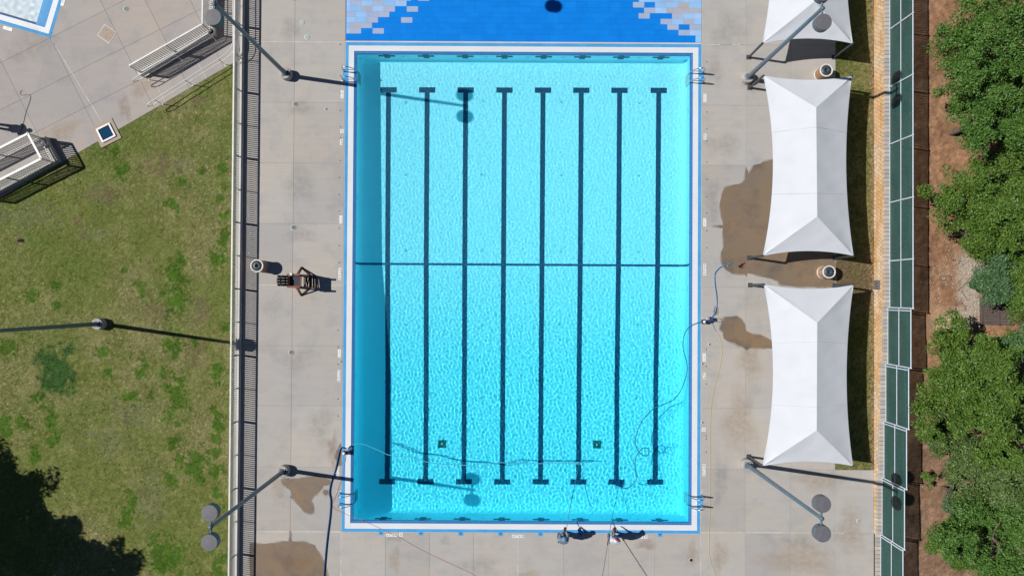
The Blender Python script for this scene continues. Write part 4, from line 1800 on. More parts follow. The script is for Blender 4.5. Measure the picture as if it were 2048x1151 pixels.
def tree(name, label, px, py, zc, r_px, height, mat, seed, n_clump=110, per=260, leaf=.075, group=None, ground_z=None, pos=None, trunk=True, cat='tree', clump=(.2, .5)):
    c = pos if pos is not None else P(px, py, zc)
    rad = (r_px[0] / 37.5 * (1 - zc / CAM_H), r_px[1] / 37.5 * (1 - zc / CAM_H))
    gz = ground_z if ground_z is not None else float(bank_z(np.array(c.x), np.array(c.y)))
    root = thing(name, label, cat, (c.x, c.y, gz), group)
    me, cen = crown_mesh('crown', mat, (0, 0, zc - gz), rad, height, n_clump, per, leaf, seed, clump=clump)
    o = link('crown', me, root)
    rg = random.Random(seed)
    tr = MB()
    h0 = zc - gz - height * .15
    r0 = .05 + .035 * max(rad)
    pts = [Vector((c.x, c.y, gz - .1)), Vector((c.x + .05, c.y, gz + h0 * .4)), Vector((c.x - .04, c.y + .06, gz + h0 * .75)), Vector((c.x, c.y, gz + h0))]
    tr.tube(smooth_path(pts, 3), [r0 * (1 - .06 * i) for i in range(10)], 9)
    tr.build('trunk', M['bark'], root)
    ks = rg.sample(range(len(cen)), min(9, len(cen)))
    for k in ks:
        e = Vector(cen[k]) + Vector((c.x, c.y, gz))
        s = Vector((c.x, c.y, gz + h0 * rg.uniform(.55, .95)))
        mid = s.lerp(e, .5) + Vector((rg.uniform(-.2, .2), rg.uniform(-.2, .2), -.1))
        pp = smooth_path([s, mid, e], 3)
        MB().tube(pp, [r0 * .5 * (1 - .12 * i) for i in range(len(pp))], 6).build('limb', M['bark'], root)
    return root


TG = 'trees on the dirt bank'
tree('broadleaf_tree', 'large bright green tree filling the top right corner', 2026, 84, 4.4, (138, 150), 2.2, M['leaf_a'], 3, 330, 190, .060, TG)
tree('broadleaf_tree', 'green tree just below the corner tree with a ragged outer branch', 1986, 235, 4.2, (108, 92), 1.9, M['leaf_a'], 14, 200, 190, .060, TG)
tree('broadleaf_tree', 'mid green tree right of the pale gravel strip', 1986, 396, 4.0, (108, 104), 2.0, M['leaf_b'], 5, 240, 190, .060, TG)
tree('broadleaf_tree', 'mid sized green tree leaning over the top of the gravel strip', 1958, 462, 3.4, (58, 50), 1.3, M['leaf_b'], 61, 90, 190, .060, TG)
tree('broadleaf_tree', 'dark green tree on the right edge behind the top corner tree', 2052, 205, 3.2, (74, 84), 1.5, M['leaf_a'], 71, 120, 190, .060, TG)
tree('broadleaf_tree', 'green tree on the right edge level with the middle canopy', 2050, 330, 3.2, (84, 90), 1.5, M['leaf_b'], 72, 130, 190, .060, TG)
tree('broadleaf_tree', 'green tree on the right edge just above the plank landing', 2044, 470, 3.0, (74, 72), 1.4, M['leaf_b'], 73, 120, 190, .060, TG)
tree('broadleaf_tree', 'green tree on the right edge just below the plank landing', 2024, 730, 2.8, (72, 62), 1.3, M['leaf_b'], 74, 110, 190, .060, TG)
tree('broadleaf_tree', 'pale mixed green tree on the right edge near the bottom', 2046, 1010, 2.8, (70, 84), 1.3, M['leaf_d'], 75, 110, 190, .060, TG)
tree('broadleaf_tree', 'small blue green tree above the plank landing', 2000, 540, 2.9, (46, 56), 1.1, M['leaf_c'], 8, 40, 330, .065, TG, clump=(.25, .5))
tree('broadleaf_tree', 'dark green tree at the right edge beside the landing', 2062, 560, 3.4, (66, 90), 1.6, M['leaf_b'], 21, 110, 190, .064, TG)
tree('broadleaf_tree', 'blue green tree at the right edge below the landing', 2048, 680, 3.0, (45, 60), 1.4, M['leaf_c'], 22, 40, 330, .07, TG)
tree('broadleaf_tree', 'wide round green tree overhanging the fence shadow', 1950, 786, 3.8, (100, 100), 2.1, M['leaf_b'], 9, 280, 190, .060, TG)
tree('broadleaf_tree', 'dense tree in the lower right behind the round tree', 2022, 830, 3.6, (82, 110), 1.8, M['leaf_b'], 31, 170, 190, .064, TG)
tree('broadleaf_tree', 'tall green tree filling the bottom right corner', 2008, 1090, 3.4, (112, 116), 1.9, M['leaf_a'], 12, 240, 190, .064, TG)
tree('broadleaf_tree', 'rounded green tree on the right edge above the corner tree', 1982, 945, 3.0, (96, 84), 1.7, M['leaf_d'], 17, 170, 190, .06, TG)
SG = 'shrubs along the dirt bank'
tree('shrub', 'loose leafy shrub beside the dirt between the lower trees', 1912, 905, 1.7, (46, 44), .6, M['leaf_d'], 41, 38, 240, .055, SG, cat='shrub', clump=(.2, .42))
tree('shrub', 'pale twiggy shrub reaching towards the fence shadow', 1910, 985, 1.5, (46, 50), .55, M['leaf_c'], 42, 34, 200, .05, SG, cat='shrub', clump=(.2, .42))
tree('shrub', 'low green shrub near the bottom of the dirt bank', 1905, 1090, 1.4, (40, 44), .55, M['leaf_b'], 43, 36, 240, .055, SG, cat='shrub', clump=(.2, .42))
tree('shrub', 'small sprig of shrub alone on the dirt by the wall', 1855, 955, .9, (9, 14), .25, M['leaf_b'], 44, 6, 90, .05, SG, cat='shrub', clump=(.12, .25))
tree('shrub', 'thin shrub poking out below the round tree', 1884, 870, 1.5, (34, 24), .45, M['leaf_d'], 45, 20, 200, .05, SG, cat='shrub', clump=(.18, .36))
# the tree whose shade lies on the lawn stands just outside the picture
c = P(-246, 1062)
tree('shade_tree', 'broad tree left of the lawn that shades its lower corner', 0, 0, 6.6, (222, 232), 2.6, M['leaf_a'], 77, 330, 260, .13, None, ground_z=0.0, pos=Vector((c.x, c.y, 6.6)), clump=(.5, .95))

# ------------------------------------------------------------------ lamp posts
LT = 9.32


def make_lamp(loc, LT=9.32, twin=True):
    x, y, _ = loc
    r = thing('lamp_post', 'lamp', 'lamp', loc, 'lamp posts round the pool' if twin else None)
    MB().lathe((x, y, 0), [(.31, -.1), (.31, .36), (.305, .40), (.28, .425)], 28).build('pedestal', M['cast'], r)
    MB().box((x, y, .435), (.34, .34, .03)).build('base_plate', M['lamp_pole'], r)
    for a in range(4):
        MB().lathe((x + .12 * (1 if a % 2 else -1), y + .12 * (1 if a // 2 else -1), .45), [(.022, 0), (.022, .04)], 6).build('anchor_bolt', M['fence_steel'], r)
    MB().tube([(x, y, .44), (x, y, .9), (x, y, LT)], [.125, .115, .075], 16).build('pole', M['lamp_pole'], r)
    MB().box((x + .11, y, .95), (.03, .10, .22)).build('hand_hole_cover', M['lamp_pole'], r)
    MB().lathe((x, y, LT), [(.09, -.08), (.09, .08), (.04, .12), (0, .125)], 14).build('pole_cap', M['lamp_pole'], r)
    if twin:
        MB().tube([(x, y - .40, LT), (x, y + .40, LT)], .045, 10).build('cross_arm', M['lamp_pole'], r)
    for s in ((-1, 1) if twin else (0,)):
        h = MB().lathe((x, y + s * .585, LT - .17), [(.31, 0), (.335, .02), (.335, .31), (.325, .335), (.05, .345), (0, .346)], 36, smooth=False).build('lamp_head', M['lamp_head'], r)
        MB().lathe((x, y + s * .585, LT - .185), [(.29, 0), (.30, .014)], 24).build('lens', M['pump_white'], h)
    return r


lp = [((575, 151), 'lamp post on the left deck near the top ladder of the pool'),
      ((570, 939), 'lamp post on the left deck beside a wet patch near the lower ladder'),
      ((1492.5, 158), 'lamp post on the right deck between the two upper shade canopies'),
      ((1490.5, 926), 'lamp post on the right deck at the foot of the lowest canopy'),
      ((202.6, 647), 'lamp post standing alone on the lawn with only its pole in view'),
      ((784, -56), 'lamp post beyond the top edge whose head shades the blue splash pad')]
base = make_lamp(tuple(P(*lp[0][0])))
base['label'] = lp[0][1]
for q, lb in lp[1:4] + lp[5:]:
    o = copy_tree(base, tuple(P(*q)))
    o['label'] = lb

make_lamp(tuple(P(*lp[4][0])), 8.42, False)['label'] = lp[4][1]

# ------------------------------------------------------------------ shade canopies
CZ = 2.1
RZ = 2.92


def canopy(label, tl, tr, br_, bl, rt, rb):
    """four corner places and two ridge ends, photo pixels"""
    c = [P(*q, CZ) for q in (tl, tr, br_, bl)]
    r0, r1 = P(*rt, RZ), P(*rb, RZ)
    cx = sum(p.x for p in c) / 4
    cy = sum(p.y for p in c) / 4
    root = thing('shade_canopy', label, 'canopy', (cx, cy, 0), 'white shade canopies on the right deck')

    def edge(a, b_, inset, rise, n=18):
        m_ = Vector((cx, cy, 0))
        mid = (a + b_) / 2
        d = (b_ - a).normalized()
        nrm = Vector((-d.y, d.x, 0))
        if nrm.dot(Vector((m_.x - mid.x, m_.y - mid.y, 0))) < 0:
            nrm = -nrm
        out = []
        for i in range(n + 1):
            t = i / n
            k = 4 * t * (1 - t)
            out.append(a.lerp(b_, t) + nrm * inset * k + Vector((0, 0, rise * k)))
        return out

    def panel(ed, ridge, sag):
        n = len(ed) - 1
        mrows = 8
        vs = []
        for i in range(n + 1):
            for j in range(mrows + 1):
                s = j / mrows
                p = ed[i].lerp(ridge[i], s)
                p = p + Vector((0, 0, -sag * 4 * s * (1 - s) + .010 * math.sin(3.1 * p.y + 2.3 * p.x) * math.sin(math.pi * s) + .006 * math.sin(7.3 * p.y - 4.1 * p.x) * math.sin(math.pi * s)))
                vs.append(p)
        fs = [(i * (mrows + 1) + j, (i + 1) * (mrows + 1) + j, (i + 1) * (mrows + 1) + j + 1, i * (mrows + 1) + j + 1) for i in range(n) for j in range(mrows)]
        # drop faces that collapse at the corners
        good = []
        for f in fs:
            if len({tuple(round(x, 4) for x in vs[k]) for k in f}) >= 3:
                good.append(f)
        mb = MB().add(vs, good, True)
        return mb.build('fabric_panel', M['fabric'], root)

    def ridge_path(a, q0, q1, b_, n=18):
        """corner, ridge end, ridge end, corner with the ridge ends at set fractions"""
        out = []
        for i in range(n + 1):
            t = i / n
            if q1 is None:
                out.append(a.lerp(q0, t / .5) if t <= .5 else q0.lerp(b_, (t - .5) / .5))
            else:
                f = .22
                if t <= f:
                    out.append(a.lerp(q0, t / f))
                elif t <= 1 - f:
                    out.append(q0.lerp(q1, (t - f) / (1 - 2 * f)))
                else:
                    out.append(q1.lerp(b_, (t - 1 + f) / f))
        return out
    n = 50
    eL, eR = edge(c[0], c[3], .43, .20, n), edge(c[1], c[2], .43, .20, n)
    eT, eB = edge(c[0], c[1], .22, .06, n), edge(c[3], c[2], .24, .06, n)
    panel(eL, ridge_path(c[0], r0, r1, c[3], n), .02)
    panel(eR, ridge_path(c[1], r0, r1, c[2], n), .02)
    panel(eT, ridge_path(c[0], r0, None, c[1], n), .015)
    panel(eB, ridge_path(c[3], r1, None, c[2], n), .015)
    # welded seams across the fabric
    for t in (.333, .667):
        i = int(n * t)
        for ed in (eL, eR):
            rp = ridge_path(c[0] if ed is eL else c[1], r0, r1, c[3] if ed is eL else c[2], n)
            MB().tube([ed[i] + Vector((0, 0, .004)), ed[i].lerp(rp[i], .5) + Vector((0, 0, -.014)), rp[i] + Vector((0, 0, .004))], .008, 6).build('seam', M['seam'], root)
    # ridge beam, hip beams, edge cables and posts
    MB().tube([r0 - Vector((0, 0, .07)), r1 - Vector((0, 0, .07))], .05, 10).build('ridge_beam', M['dark_metal'], root)
    for k, q in ((0, r0), (1, r0), (2, r1), (3, r1)):
        p = c[k]
        MB().tube([p - Vector((0, 0, .09)), q - Vector((0, 0, .08))], .04, 10).build('hip_beam', M['dark_metal'], root)
        MB().tube([(p.x, p.y, -.02), (p.x, p.y, p.z - .03)], .062, 14).build('post', M['dark_metal'], root)
        MB().box((p.x, p.y, .012), (.24, .24, .03)).build('base_plate', M['dark_metal'], root)
        MB().tube([(p.x, p.y, p.z - .05), (p.x, p.y, p.z + .05)], .045, 10).build('corner_bracket', M['dark_metal'], root)
    for ed in (eL, eR, eT, eB):
        MB().tube([p - Vector((0, 0, .012)) for p in ed], .012, 5).build('edge_cable', M['seam'], root)
    return root


canopy('white shade canopy cut off by the top edge behind a lamp head', (1524, -276), (1703, -276), (1705.5, 87), (1525, 87), (1631, -206), (1629.5, 3))
canopy('white shade canopy with a wet patch beside it, middle of three', (1527, 151.5), (1704, 152.5), (1707, 511), (1526, 511), (1632.5, 215), (1634.5, 433))
canopy('white shade canopy nearest the bottom of the deck, long ridge', (1528, 568.5), (1707, 569.5), (1706, 931), (1525, 931), (1634.5, 645), (1633.5, 860))

# ------------------------------------------------------------------ litter bins


def make_bin(loc):
    x, y, _ = loc
    r = thing('litter_bin', 'bin', 'bin', loc, 'slatted round litter bins')
    h = .80
    MB().lathe((x, y, 0), [(.325, .0), (.335, .02), (.335, .07), (.30, .075)], 30).build('base_ring', M['bin_rim'], r)
    MB().lathe((x, y, .06), [(.285, 0), (.285, h - .22)], 24).build('drum', M['bin_rim'], r)
    for k in range(24):
        a = 2 * math.pi * k / 24
        MB().box((x + .302 * math.cos(a), y + .302 * math.sin(a), h / 2 + .01), (.026, .062, h - .12), a).build('slat', M['bin_slat'], r)
    MB().lathe((x, y, h - .06), [(.30, 0), (.345, .01), (.345, .055), (.325, .07), (.272, .062), (.268, .02)], 36, cap0=False, cap1=False).build('rim', M['bin_rim'], r)
    lid = MB().lathe((x, y, h - .035), [(.272, 0), (.27, .03), (.11, .055), (.09, .05), (.085, -.05), (0, -.05)], 36, cap0=False).build('lid', M['bin_lid'], r)
    MB().lathe((x, y, h - .09), [(.045, 0), (.04, .03), (0, .04)], 12).build('bag', M['bin_lid'], lid)
    MB().lathe((x + .24, y - .06, h + .0), [(.018, 0), (.018, .02)], 8).build('lock', M['pump_white'], r)
    return r


bl = [((1645.5, 544.5), 'slatted bin on the muddy deck corner between the two lower canopies'),
      ((524.5, 532.5), 'slatted bin against the picket fence above the wooden chair'),
      ((1640, 150), 'slatted bin on clean deck between the two upper canopies'),
      ((563, -16), 'slatted bin just past the top edge on the left deck')]
b0 = make_bin(tuple(P(*bl[0][0])))
b0['label'] = bl[0][1]
for q, lb in bl[1:]:
    o = copy_tree(b0, tuple(P(*q)))
    o['label'] = lb

# ------------------------------------------------------------------ lifeguard chair
q = P(608, 562.5)
lc = thing('lifeguard_chair', 'tall brown timber lifeguard chair facing the pool', 'chair', (q.x, q.y, 0))


def cp(a, b_, z):
    return Vector((q.x + a, q.y + b_, z))


W2 = .30
SZ = 1.30
for s in (-1, 1):
    # side frame: two legs, rails and arm rest
    MB().bar(cp(-.42, s * (W2 + .02), 0), cp(-.30, s * W2, SZ + .30), .06, .09).build('leg', M['wood'], lc)
    MB().bar(cp(.50, s * (W2 + .02), 0), cp(.14, s * W2, SZ + .28), .06, .09).build('leg', M['wood'], lc)
    MB().bar(cp(-.36, s * (W2 + .03), .55), cp(.36, s * (W2 + .03), .55), .04, .09).build('side_rail', M['wood'], lc)
    MB().bar(cp(-.34, s * (W2 + .03), .95), cp(.26, s * (W2 + .03), .95), .04, .09).build('side_rail', M['wood'], lc)
    MB().bar(cp(-.42, s * (W2 + .01), SZ + .27), cp(.24, s * (W2 + .01), SZ + .27), .10, .035).build('arm_rest', M['wood'], lc)
    # outrigger that steadies the chair
    MB().bar(cp(-.14, s * .74, .03), cp(-.04, s * .30, .95), .07, .05).build('outrigger', M['wood_dark'], lc)
    MB().bar(cp(-.14, s * .76, .03), cp(.30, s * .33, .05), .08, .05).build('outrigger_foot', M['wood_dark'], lc)
    MB().bar(cp(-.14, s * .76, .035), cp(-.40, s * .33, .05), .08, .05).build('outrigger_foot', M['wood'], lc)
MB().box(tuple(cp(-.08, 0, SZ)), (.52, 2 * W2 - .06, .045)).build('seat', M['cushion'], lc)
MB().box(tuple(cp(.20, 0, SZ - .03)), (.06, 2 * W2 + .04, .10)).build('front_rail', M['wood'], lc)
MB().box(tuple(cp(-.37, 0, SZ + .10)), (.08, 2 * W2 + .10, .10)).build('rear_rail', M['bin_slat'], lc)
for k in range(4):
    yy = (k - 1.5) * .142
    hh = .62 + .10 * (1 - (abs(k - 1.5) / 1.5) ** 2)
    MB().bar(cp(-.36, yy, SZ + .03), cp(-.36 - .42, yy, SZ + hh), .122, .03).build('back_slat', M['wood_dark'], lc)
for (z_, a_) in ((.25, -.50), (.50, -.66)):
    MB().bar(cp(a_ - .0, -.27, SZ + z_), cp(a_ - .0, .27, SZ + z_), .06, .03).build('back_brace', M['wood_dark'], lc)
for k, (a, z) in enumerate(((.20, .86), (.27, .84), (.34, .82), (.42, .58), (.48, .56), (.54, .32))):
    MB().box(tuple(cp(a + .06, 0, z)), (.045 if k < 3 else .09, .60, .035)).build('foot_board', M['wood_dark'], lc)
for k in range(3):
    MB().bar(cp(.28 + .07 * k, -.29, .78 - .2 * k), cp(.34 + .06 * k, .29, .60 - .16 * k), .05, .03).build('cross_brace', M['wood_dark'], lc)
MB().box(tuple(cp(.62, 0, .04)), (.06, .62, .06)).build('skid', M['wood_dark'], lc)
sg = P(583, 548, SZ + .3)
MB().lathe((sg.x + .0, sg.y, SZ + .18), [(.07, 0), (.08, .02), (.08, .16), (.03, .18)], 12).build('cup', M['pump_white'], lc)


# ------------------------------------------------------------------ pool ladders
def ladder(name, label, px_edge, ys, sgn):
    """sgn +1: water lies to the right of the ladder (left side of the pool)"""
    a = [P(px_edge, y) for y in ys]
    xe = X0 if sgn > 0 else X1
    root = thing('pool_ladder', label, 'ladder', (xe, (a[0].y + a[1].y) / 2, 0), 'grab rail ladders at the pool corners')
    for p in a:
        y = p.y
        xd = xe - sgn * .66
        pts = [(xd, y, -.02), (xd - sgn * .02, y, .35), (xd + sgn * .04, y, .68), (xd + sgn * .16, y, .80), (xd + sgn * .34, y, .78),
               (xe - sgn * .08, y, .52), (xe + sgn * .03, y, .20), (xe + sgn * .06, y, -.10), (xe + sgn * .06, y, -1.0)]
        RECV.append(MB().tube(smooth_path(pts, 4), .024, 10).build('grab_rail', M['chrome'], root))
        MB().tube([(xd + sgn * .0, y, .30), (xe - sgn * .0, y, .30)], .018, 8).build('cross_tube', M['chrome'], root)
        MB().lathe((xd, y, 0), [(.06, 0), (.06, .02), (.03, .04)], 14).build('escutcheon', M['chrome'], root)
    for z in (-.28, -.56, -.84):
        RECV.append(MB().box((xe + sgn * .07, (a[0].y + a[1].y) / 2, z), (.09, abs(a[0].y - a[1].y), .03)).build('tread', M['pump_white'], root))
    return root


ladder('pool_ladder', 'steel pool ladder at the upper left corner crossed by a lamp shadow', 690, (143, 162), 1)
ladder('pool_ladder', 'steel pool ladder at the lower left corner beside the blue hose', 687, (985, 1005.5), 1)
ladder('pool_ladder', 'steel pool ladder at the upper right corner of the pool', 1405, (146, 165), -1)
ladder('pool_ladder', 'steel pool ladder at the lower right corner by the yellow cord', 1403, (990.5, 1010), -1)

# ------------------------------------------------------------------ wet patches on the concrete


def wet(label, pts, z=.0045):
    q = [P(x, y) for x, y in pts]
    n = len(q)
    out = []
    rg = random.Random(len(pts) * 7 + int(pts[0][0]))
    for i in range(n):
        a, b_ = q[i], q[(i + 1) % n]
        k = max(1, int((b_ - a).length / .12))
        d = (b_ - a)
        nn = Vector((-d.y, d.x, 0)).normalized() if d.length > 0 else Vector()
        for j in range(k):
            p = a.lerp(b_, j / k) + nn * rg.uniform(-.02, .02)
            out.append((p.x, p.y))
    mb = MB()
    mb.add([(x, y, z) for x, y in out], [tuple(range(len(out)))])
    o = mb.build('wet_patch', M['wet'], None)
    rim = MB()
    m_ = len(out)
    ar = sum(out[i][0] * out[(i + 1) % m_][1] - out[(i + 1) % m_][0] * out[i][1] for i in range(m_))
    sg = 1 if ar > 0 else -1
    vs = []
    for i in range(m_):
        a, b_ = Vector(out[i - 1]), Vector(out[(i + 1) % m_])
        t_ = (b_ - a).normalized() if (b_ - a).length > 1e-6 else Vector((1, 0))
        nn = Vector((t_.y, -t_.x)) * sg
        w_ = .035 + .03 * math.sin(i * .7) + rg.uniform(0, .03)
        vs += [(out[i][0], out[i][1], z - .0015), (out[i][0] + nn.x * w_, out[i][1] + nn.y * w_, z - .0015)]
    rim.add(vs, [(2 * i, 2 * i + 1, (2 * i + 3) % (2 * m_), (2 * i + 2) % (2 * m_)) if sg > 0 else (2 * i, (2 * i + 2) % (2 * m_), (2 * i + 3) % (2 * m_), 2 * i + 1) for i in range(m_)])
    # face up
    if o.data.polygons[0].normal.z < 0:
        o.data.flip_normals()
    c = sum((Vector(p) for p in q), Vector()) / n
    o.data.transform(Matrix.Translation(-c))
    o.location = c
    WL[o] = c
    rm = rim.build('damp_rim', M['damp'], o)
    tag(o, label, 'wet patch', 'wet patches on the deck')
    return o


wet('big brown wet patch running under the middle canopy', [(1551, 318), (1534, 322), (1508, 331), (1497, 349), (1492, 334), (1490, 360), (1481, 368), (1462, 371), (1449, 376), (1443, 388), (1440, 404), (1441, 425), (1446, 446), (1446, 450), (1424, 452.5), (1446, 456),
     (1447, 480), (1447, 494), (1442, 505), (1444, 528), (1452, 540), (1464, 546), (1484, 548), (1490, 549), (1492, 553), (1495, 546), (1510, 548), (1530, 554), (1556, 561), (1560, 568), (1580, 572), (1640, 574), (1670, 574), (1670, 440), (1668, 330)])
wet('rounded brown wet patch left of the lowest canopy', [(1439, 657), (1444, 645), (1448, 634), (1460, 633), (1474, 631), (1482, 638), (1490, 650), (1493, 661), (1505, 668), (1524, 670), (1540, 678), (1556, 688), (1556, 696), (1534, 696), (1500, 695), (1493, 700), (1488, 695), (1474, 688), (1466, 684), (1456, 682), (1448, 676), (1446, 664)])
wet('triangular brown wet patch beside the lower left lamp post', [(563, 958), (590, 957), (632, 950), (650, 955), (664, 962), (660, 968), (648, 970), (640, 982), (628, 990), (622, 1000), (628, 1010), (627, 1024), (620, 1027), (606, 1020), (594, 1006), (584, 992), (580, 978), (568, 968)])
wet('brown wet patch filling the bottom left corner of the deck', [(500, 1085), (530, 1087), (560, 1083), (578, 1081), (580.5, 1062), (584, 1081), (612, 1083), (630, 1090), (638, 1105), (646, 1118), (653, 1132), (656, 1160), (500, 1160)])
wet('narrow wet streak beside the blue hose near the pump', [(681, 886), (683, 905), (683, 930), (676, 928), (671, 916), (672, 902), (677, 896)])
wet('small wet spot between lamp wet patch and blue hose', [(648, 978), (656, 980), (657, 988), (650, 990), (646, 984)])
wet('small wet spot beside the right hose above the pump', [(1430, 612), (1435, 616), (1434, 626), (1429, 630), (1427, 622)])

# ------------------------------------------------------------------ old stains, thin and ragged, that stay where they dried
def stain_mat(name, col, amt):
    m = bpy.data.materials.new(name)
    m.use_nodes = True
    nt = m.node_tree
    b = nt.nodes['Principled BSDF']
    out = nt.nodes['Material Output']
    b.inputs['Base Color'].default_value = (*col, 1)
    b.inputs['Roughness'].default_value = .9
    a = nd(nt, 'ShaderNodeVertexColor', layer_name='tint')
    n = geo_noise(nt, 3.5, 7, .65)
    mu = nd(nt, 'ShaderNodeMath', operation='MULTIPLY')
    nt.links.new(a.outputs[0], mu.inputs[0])
    nt.links.new(ramp(nt, n.outputs[0], [(.25, (0, 0, 0)), (.75, (amt, amt, amt))]), mu.inputs[1])
    t = nd(nt, 'ShaderNodeBsdfTransparent')
    ms = nd(nt, 'ShaderNodeMixShader')
    nt.links.new(mu.outputs[0], ms.inputs[0])
    nt.links.new(t.outputs[0], ms.inputs[1])
    nt.links.new(b.outputs[0], ms.inputs[2])
    nt.links.new(ms.outputs[0], out.inputs[0])
    return m


M['stain_rust'] = stain_mat('rust_stain', (.31, .18, .11), .5)
M['stain_warm'] = stain_mat('clay_stain', (.44, .33, .22), .5)
M['stain_dark'] = stain_mat('grime_stain', (.22, .205, .19), .24)
M['stain_pale'] = stain_mat('lime_stain', (.50, .48, .455), .4)


def stain(parent, px, py, a, b_, key, rot=0.0, lift=.0030):
    c = P(px, py)
    a, b_ = a / 37.5, b_ / 37.5
    V, C, F = [(c.x, c.y, lift)], [1.0], []
    n = 28
    for k in range(1, 5):
        for i in range(n):
            t = 2 * math.pi * i / n
            wob = 1 + .18 * math.sin(3 * t + px) + .12 * math.sin(5 * t + py)
            r_ = k / 4 * wob
            x, y = a * r_ * math.cos(t), b_ * r_ * math.sin(t)
            V.append((c.x + x * math.cos(rot) - y * math.sin(rot), c.y + x * math.sin(rot) + y * math.cos(rot), lift))
            C.append((1, .95, .75, .35, 0)[k])
    for i in range(n):
        F.append((0, 1 + i, 1 + (i + 1) % n, 1 + (i + 1) % n))
    quads = []
    for k in range(3):
        for i in range(n):
            quads.append((1 + k * n + i, 1 + (k + 1) * n + i, 1 + (k + 1) * n + (i + 1) % n, 1 + k * n + (i + 1) % n))
    me = bpy.data.meshes.new('stain')
    me.from_pydata(V, [], [f[:3] for f in F] + quads)
    ca = me.color_attributes.new('tint', 'FLOAT_COLOR', 'POINT')
    for i, v in enumerate(C):
        ca.data[i].color = (v, v, v, 1)
    me.materials.append(M[key])
    return link('stain', me, parent)


stain(plaza, 250, 216, 14, 30, 'stain_rust', .25)
stain(plaza, 236, 235, 22, 14, 'stain_pale')
stain(plaza, 285, 175, 34, 20, 'stain_warm', .5, .0034)
stain(plaza, 330, 212, 26, 8, 'stain_warm', .5, .0038)
stain(plaza, 120, 265, 50, 26, 'stain_warm', .4)
stain(plaza, 120, 320, 14, 14, 'stain_pale', 0, .0036)
stain(plaza, 60, 90, 60, 40, 'stain_dark', .4)
for k, (px, py, a, b_, key) in enumerate([(1292, 1088, 26, 12, 'stain_rust'), (1385, 1108, 14, 34, 'stain_warm'), (1060, 1150, 26, 14, 'stain_warm'), (790, 1075, 20, 8, 'stain_dark'),
                         (890, 1080, 13, 13, 'stain_dark'), (790, 1120, 14, 30, 'stain_warm'), (1480, 840, 40, 75, 'stain_warm'), (1500, 720, 30, 45, 'stain_warm'),
                         (1600, 1118, 95, 36, 'stain_warm'), (1700, 1060, 34, 60, 'stain_warm'), (1640, 960, 60, 22, 'stain_warm'), (1440, 960, 18, 60, 'stain_dark'),
                         (1430, 140, 20, 40, 'stain_dark'), (1425, 400, 16, 50, 'stain_dark'), (1440, 1110, 18, 40, 'stain_warm'), (1500, 165, 34, 24, 'stain_dark'),
                         (560, 970, 24, 22, 'stain_warm'), (600, 215, 34, 22, 'stain_dark'), (600, 370, 40, 50, 'stain_dark'), (600, 470, 40, 20, 'stain_dark'),
                         (590, 720, 40, 30, 'stain_dark'), (580, 60, 26, 30, 'stain_dark'), (545, 620, 24, 30, 'stain_pale'), (640, 850, 30, 50, 'stain_dark'),
                         (1460, 60, 40, 50, 'stain_dark'), (1450, 290, 40, 30, 'stain_dark'), (1600, 1080, 40, 20, 'stain_dark'), (1510, 605, 50, 22, 'stain_pale'), (560, 1000, 20, 20, 'stain_pale'),
                         (960, 1130, 50, 26, 'stain_dark'), (1170, 1120, 40, 26, 'stain_pale'), (665, 900, 12, 40, 'stain_rust'), (590, 1125, 40, 20, 'stain_rust')]):
    stain(deck, px, py, a, b_, key, 0, .0062 + .0004 * (k % 5) if key == 'stain_rust' and px < 700 else .0030 + .0003 * (k % 4))

# ------------------------------------------------------------------ depth and warning tiles set in the deck


def text_mesh(s, size, mat):
    cu = bpy.data.curves.new('lettering', 'FONT')
    cu.body = s
    cu.size = size
    cu.align_x = 'CENTER'
    cu.align_y = 'CENTER'
    cu.extrude = .0008
    o = bpy.data.objects.new('lettering', cu)
    COL.objects.link(o)
    dg = bpy.context.evaluated_depsgraph_get()
    dg.update()
    me = bpy.data.meshes.new_from_object(o.evaluated_get(dg))
    bpy.data.objects.remove(o)
    me.materials.clear()
    me.materials.append(mat)
    return me


TXT = {}


def lettering(s, size, mat, parent, pos, rz, sx=1.0):
    key = (s, size, mat.name)
    if key not in TXT:
        TXT[key] = text_mesh(s, size, mat)
    o = link('lettering', TXT[key], parent)
    o.location = Vector(pos) - WL[parent]
    o.rotation_euler = (0, 0, rz)
    o.scale = (sx, 1, 1)
    return o


def depth_marker(px, py, words, rz, label, tw=.155, cell=.160):
    c = P(px, py)
    root = thing('depth_marker', label, 'depth marker', (c.x, c.y, 0), 'white depth tiles round the pool')
    d = Vector((math.cos(rz), math.sin(rz), 0))
    n = len(words)
    for i, w_ in enumerate(words):
        p = c + d * ((i - (n - 1) / 2) * cell)
        t = MB().box((p.x, p.y, .004), (cell - .006, tw, .012), rz).build('tile', M['tile_white'], root)
        lettering(w_, .17 if len(w_) == 1 else .15, M['ink'], t, (p.x, p.y, .0112), rz, .95 if len(w_) == 1 else .80)
    return root


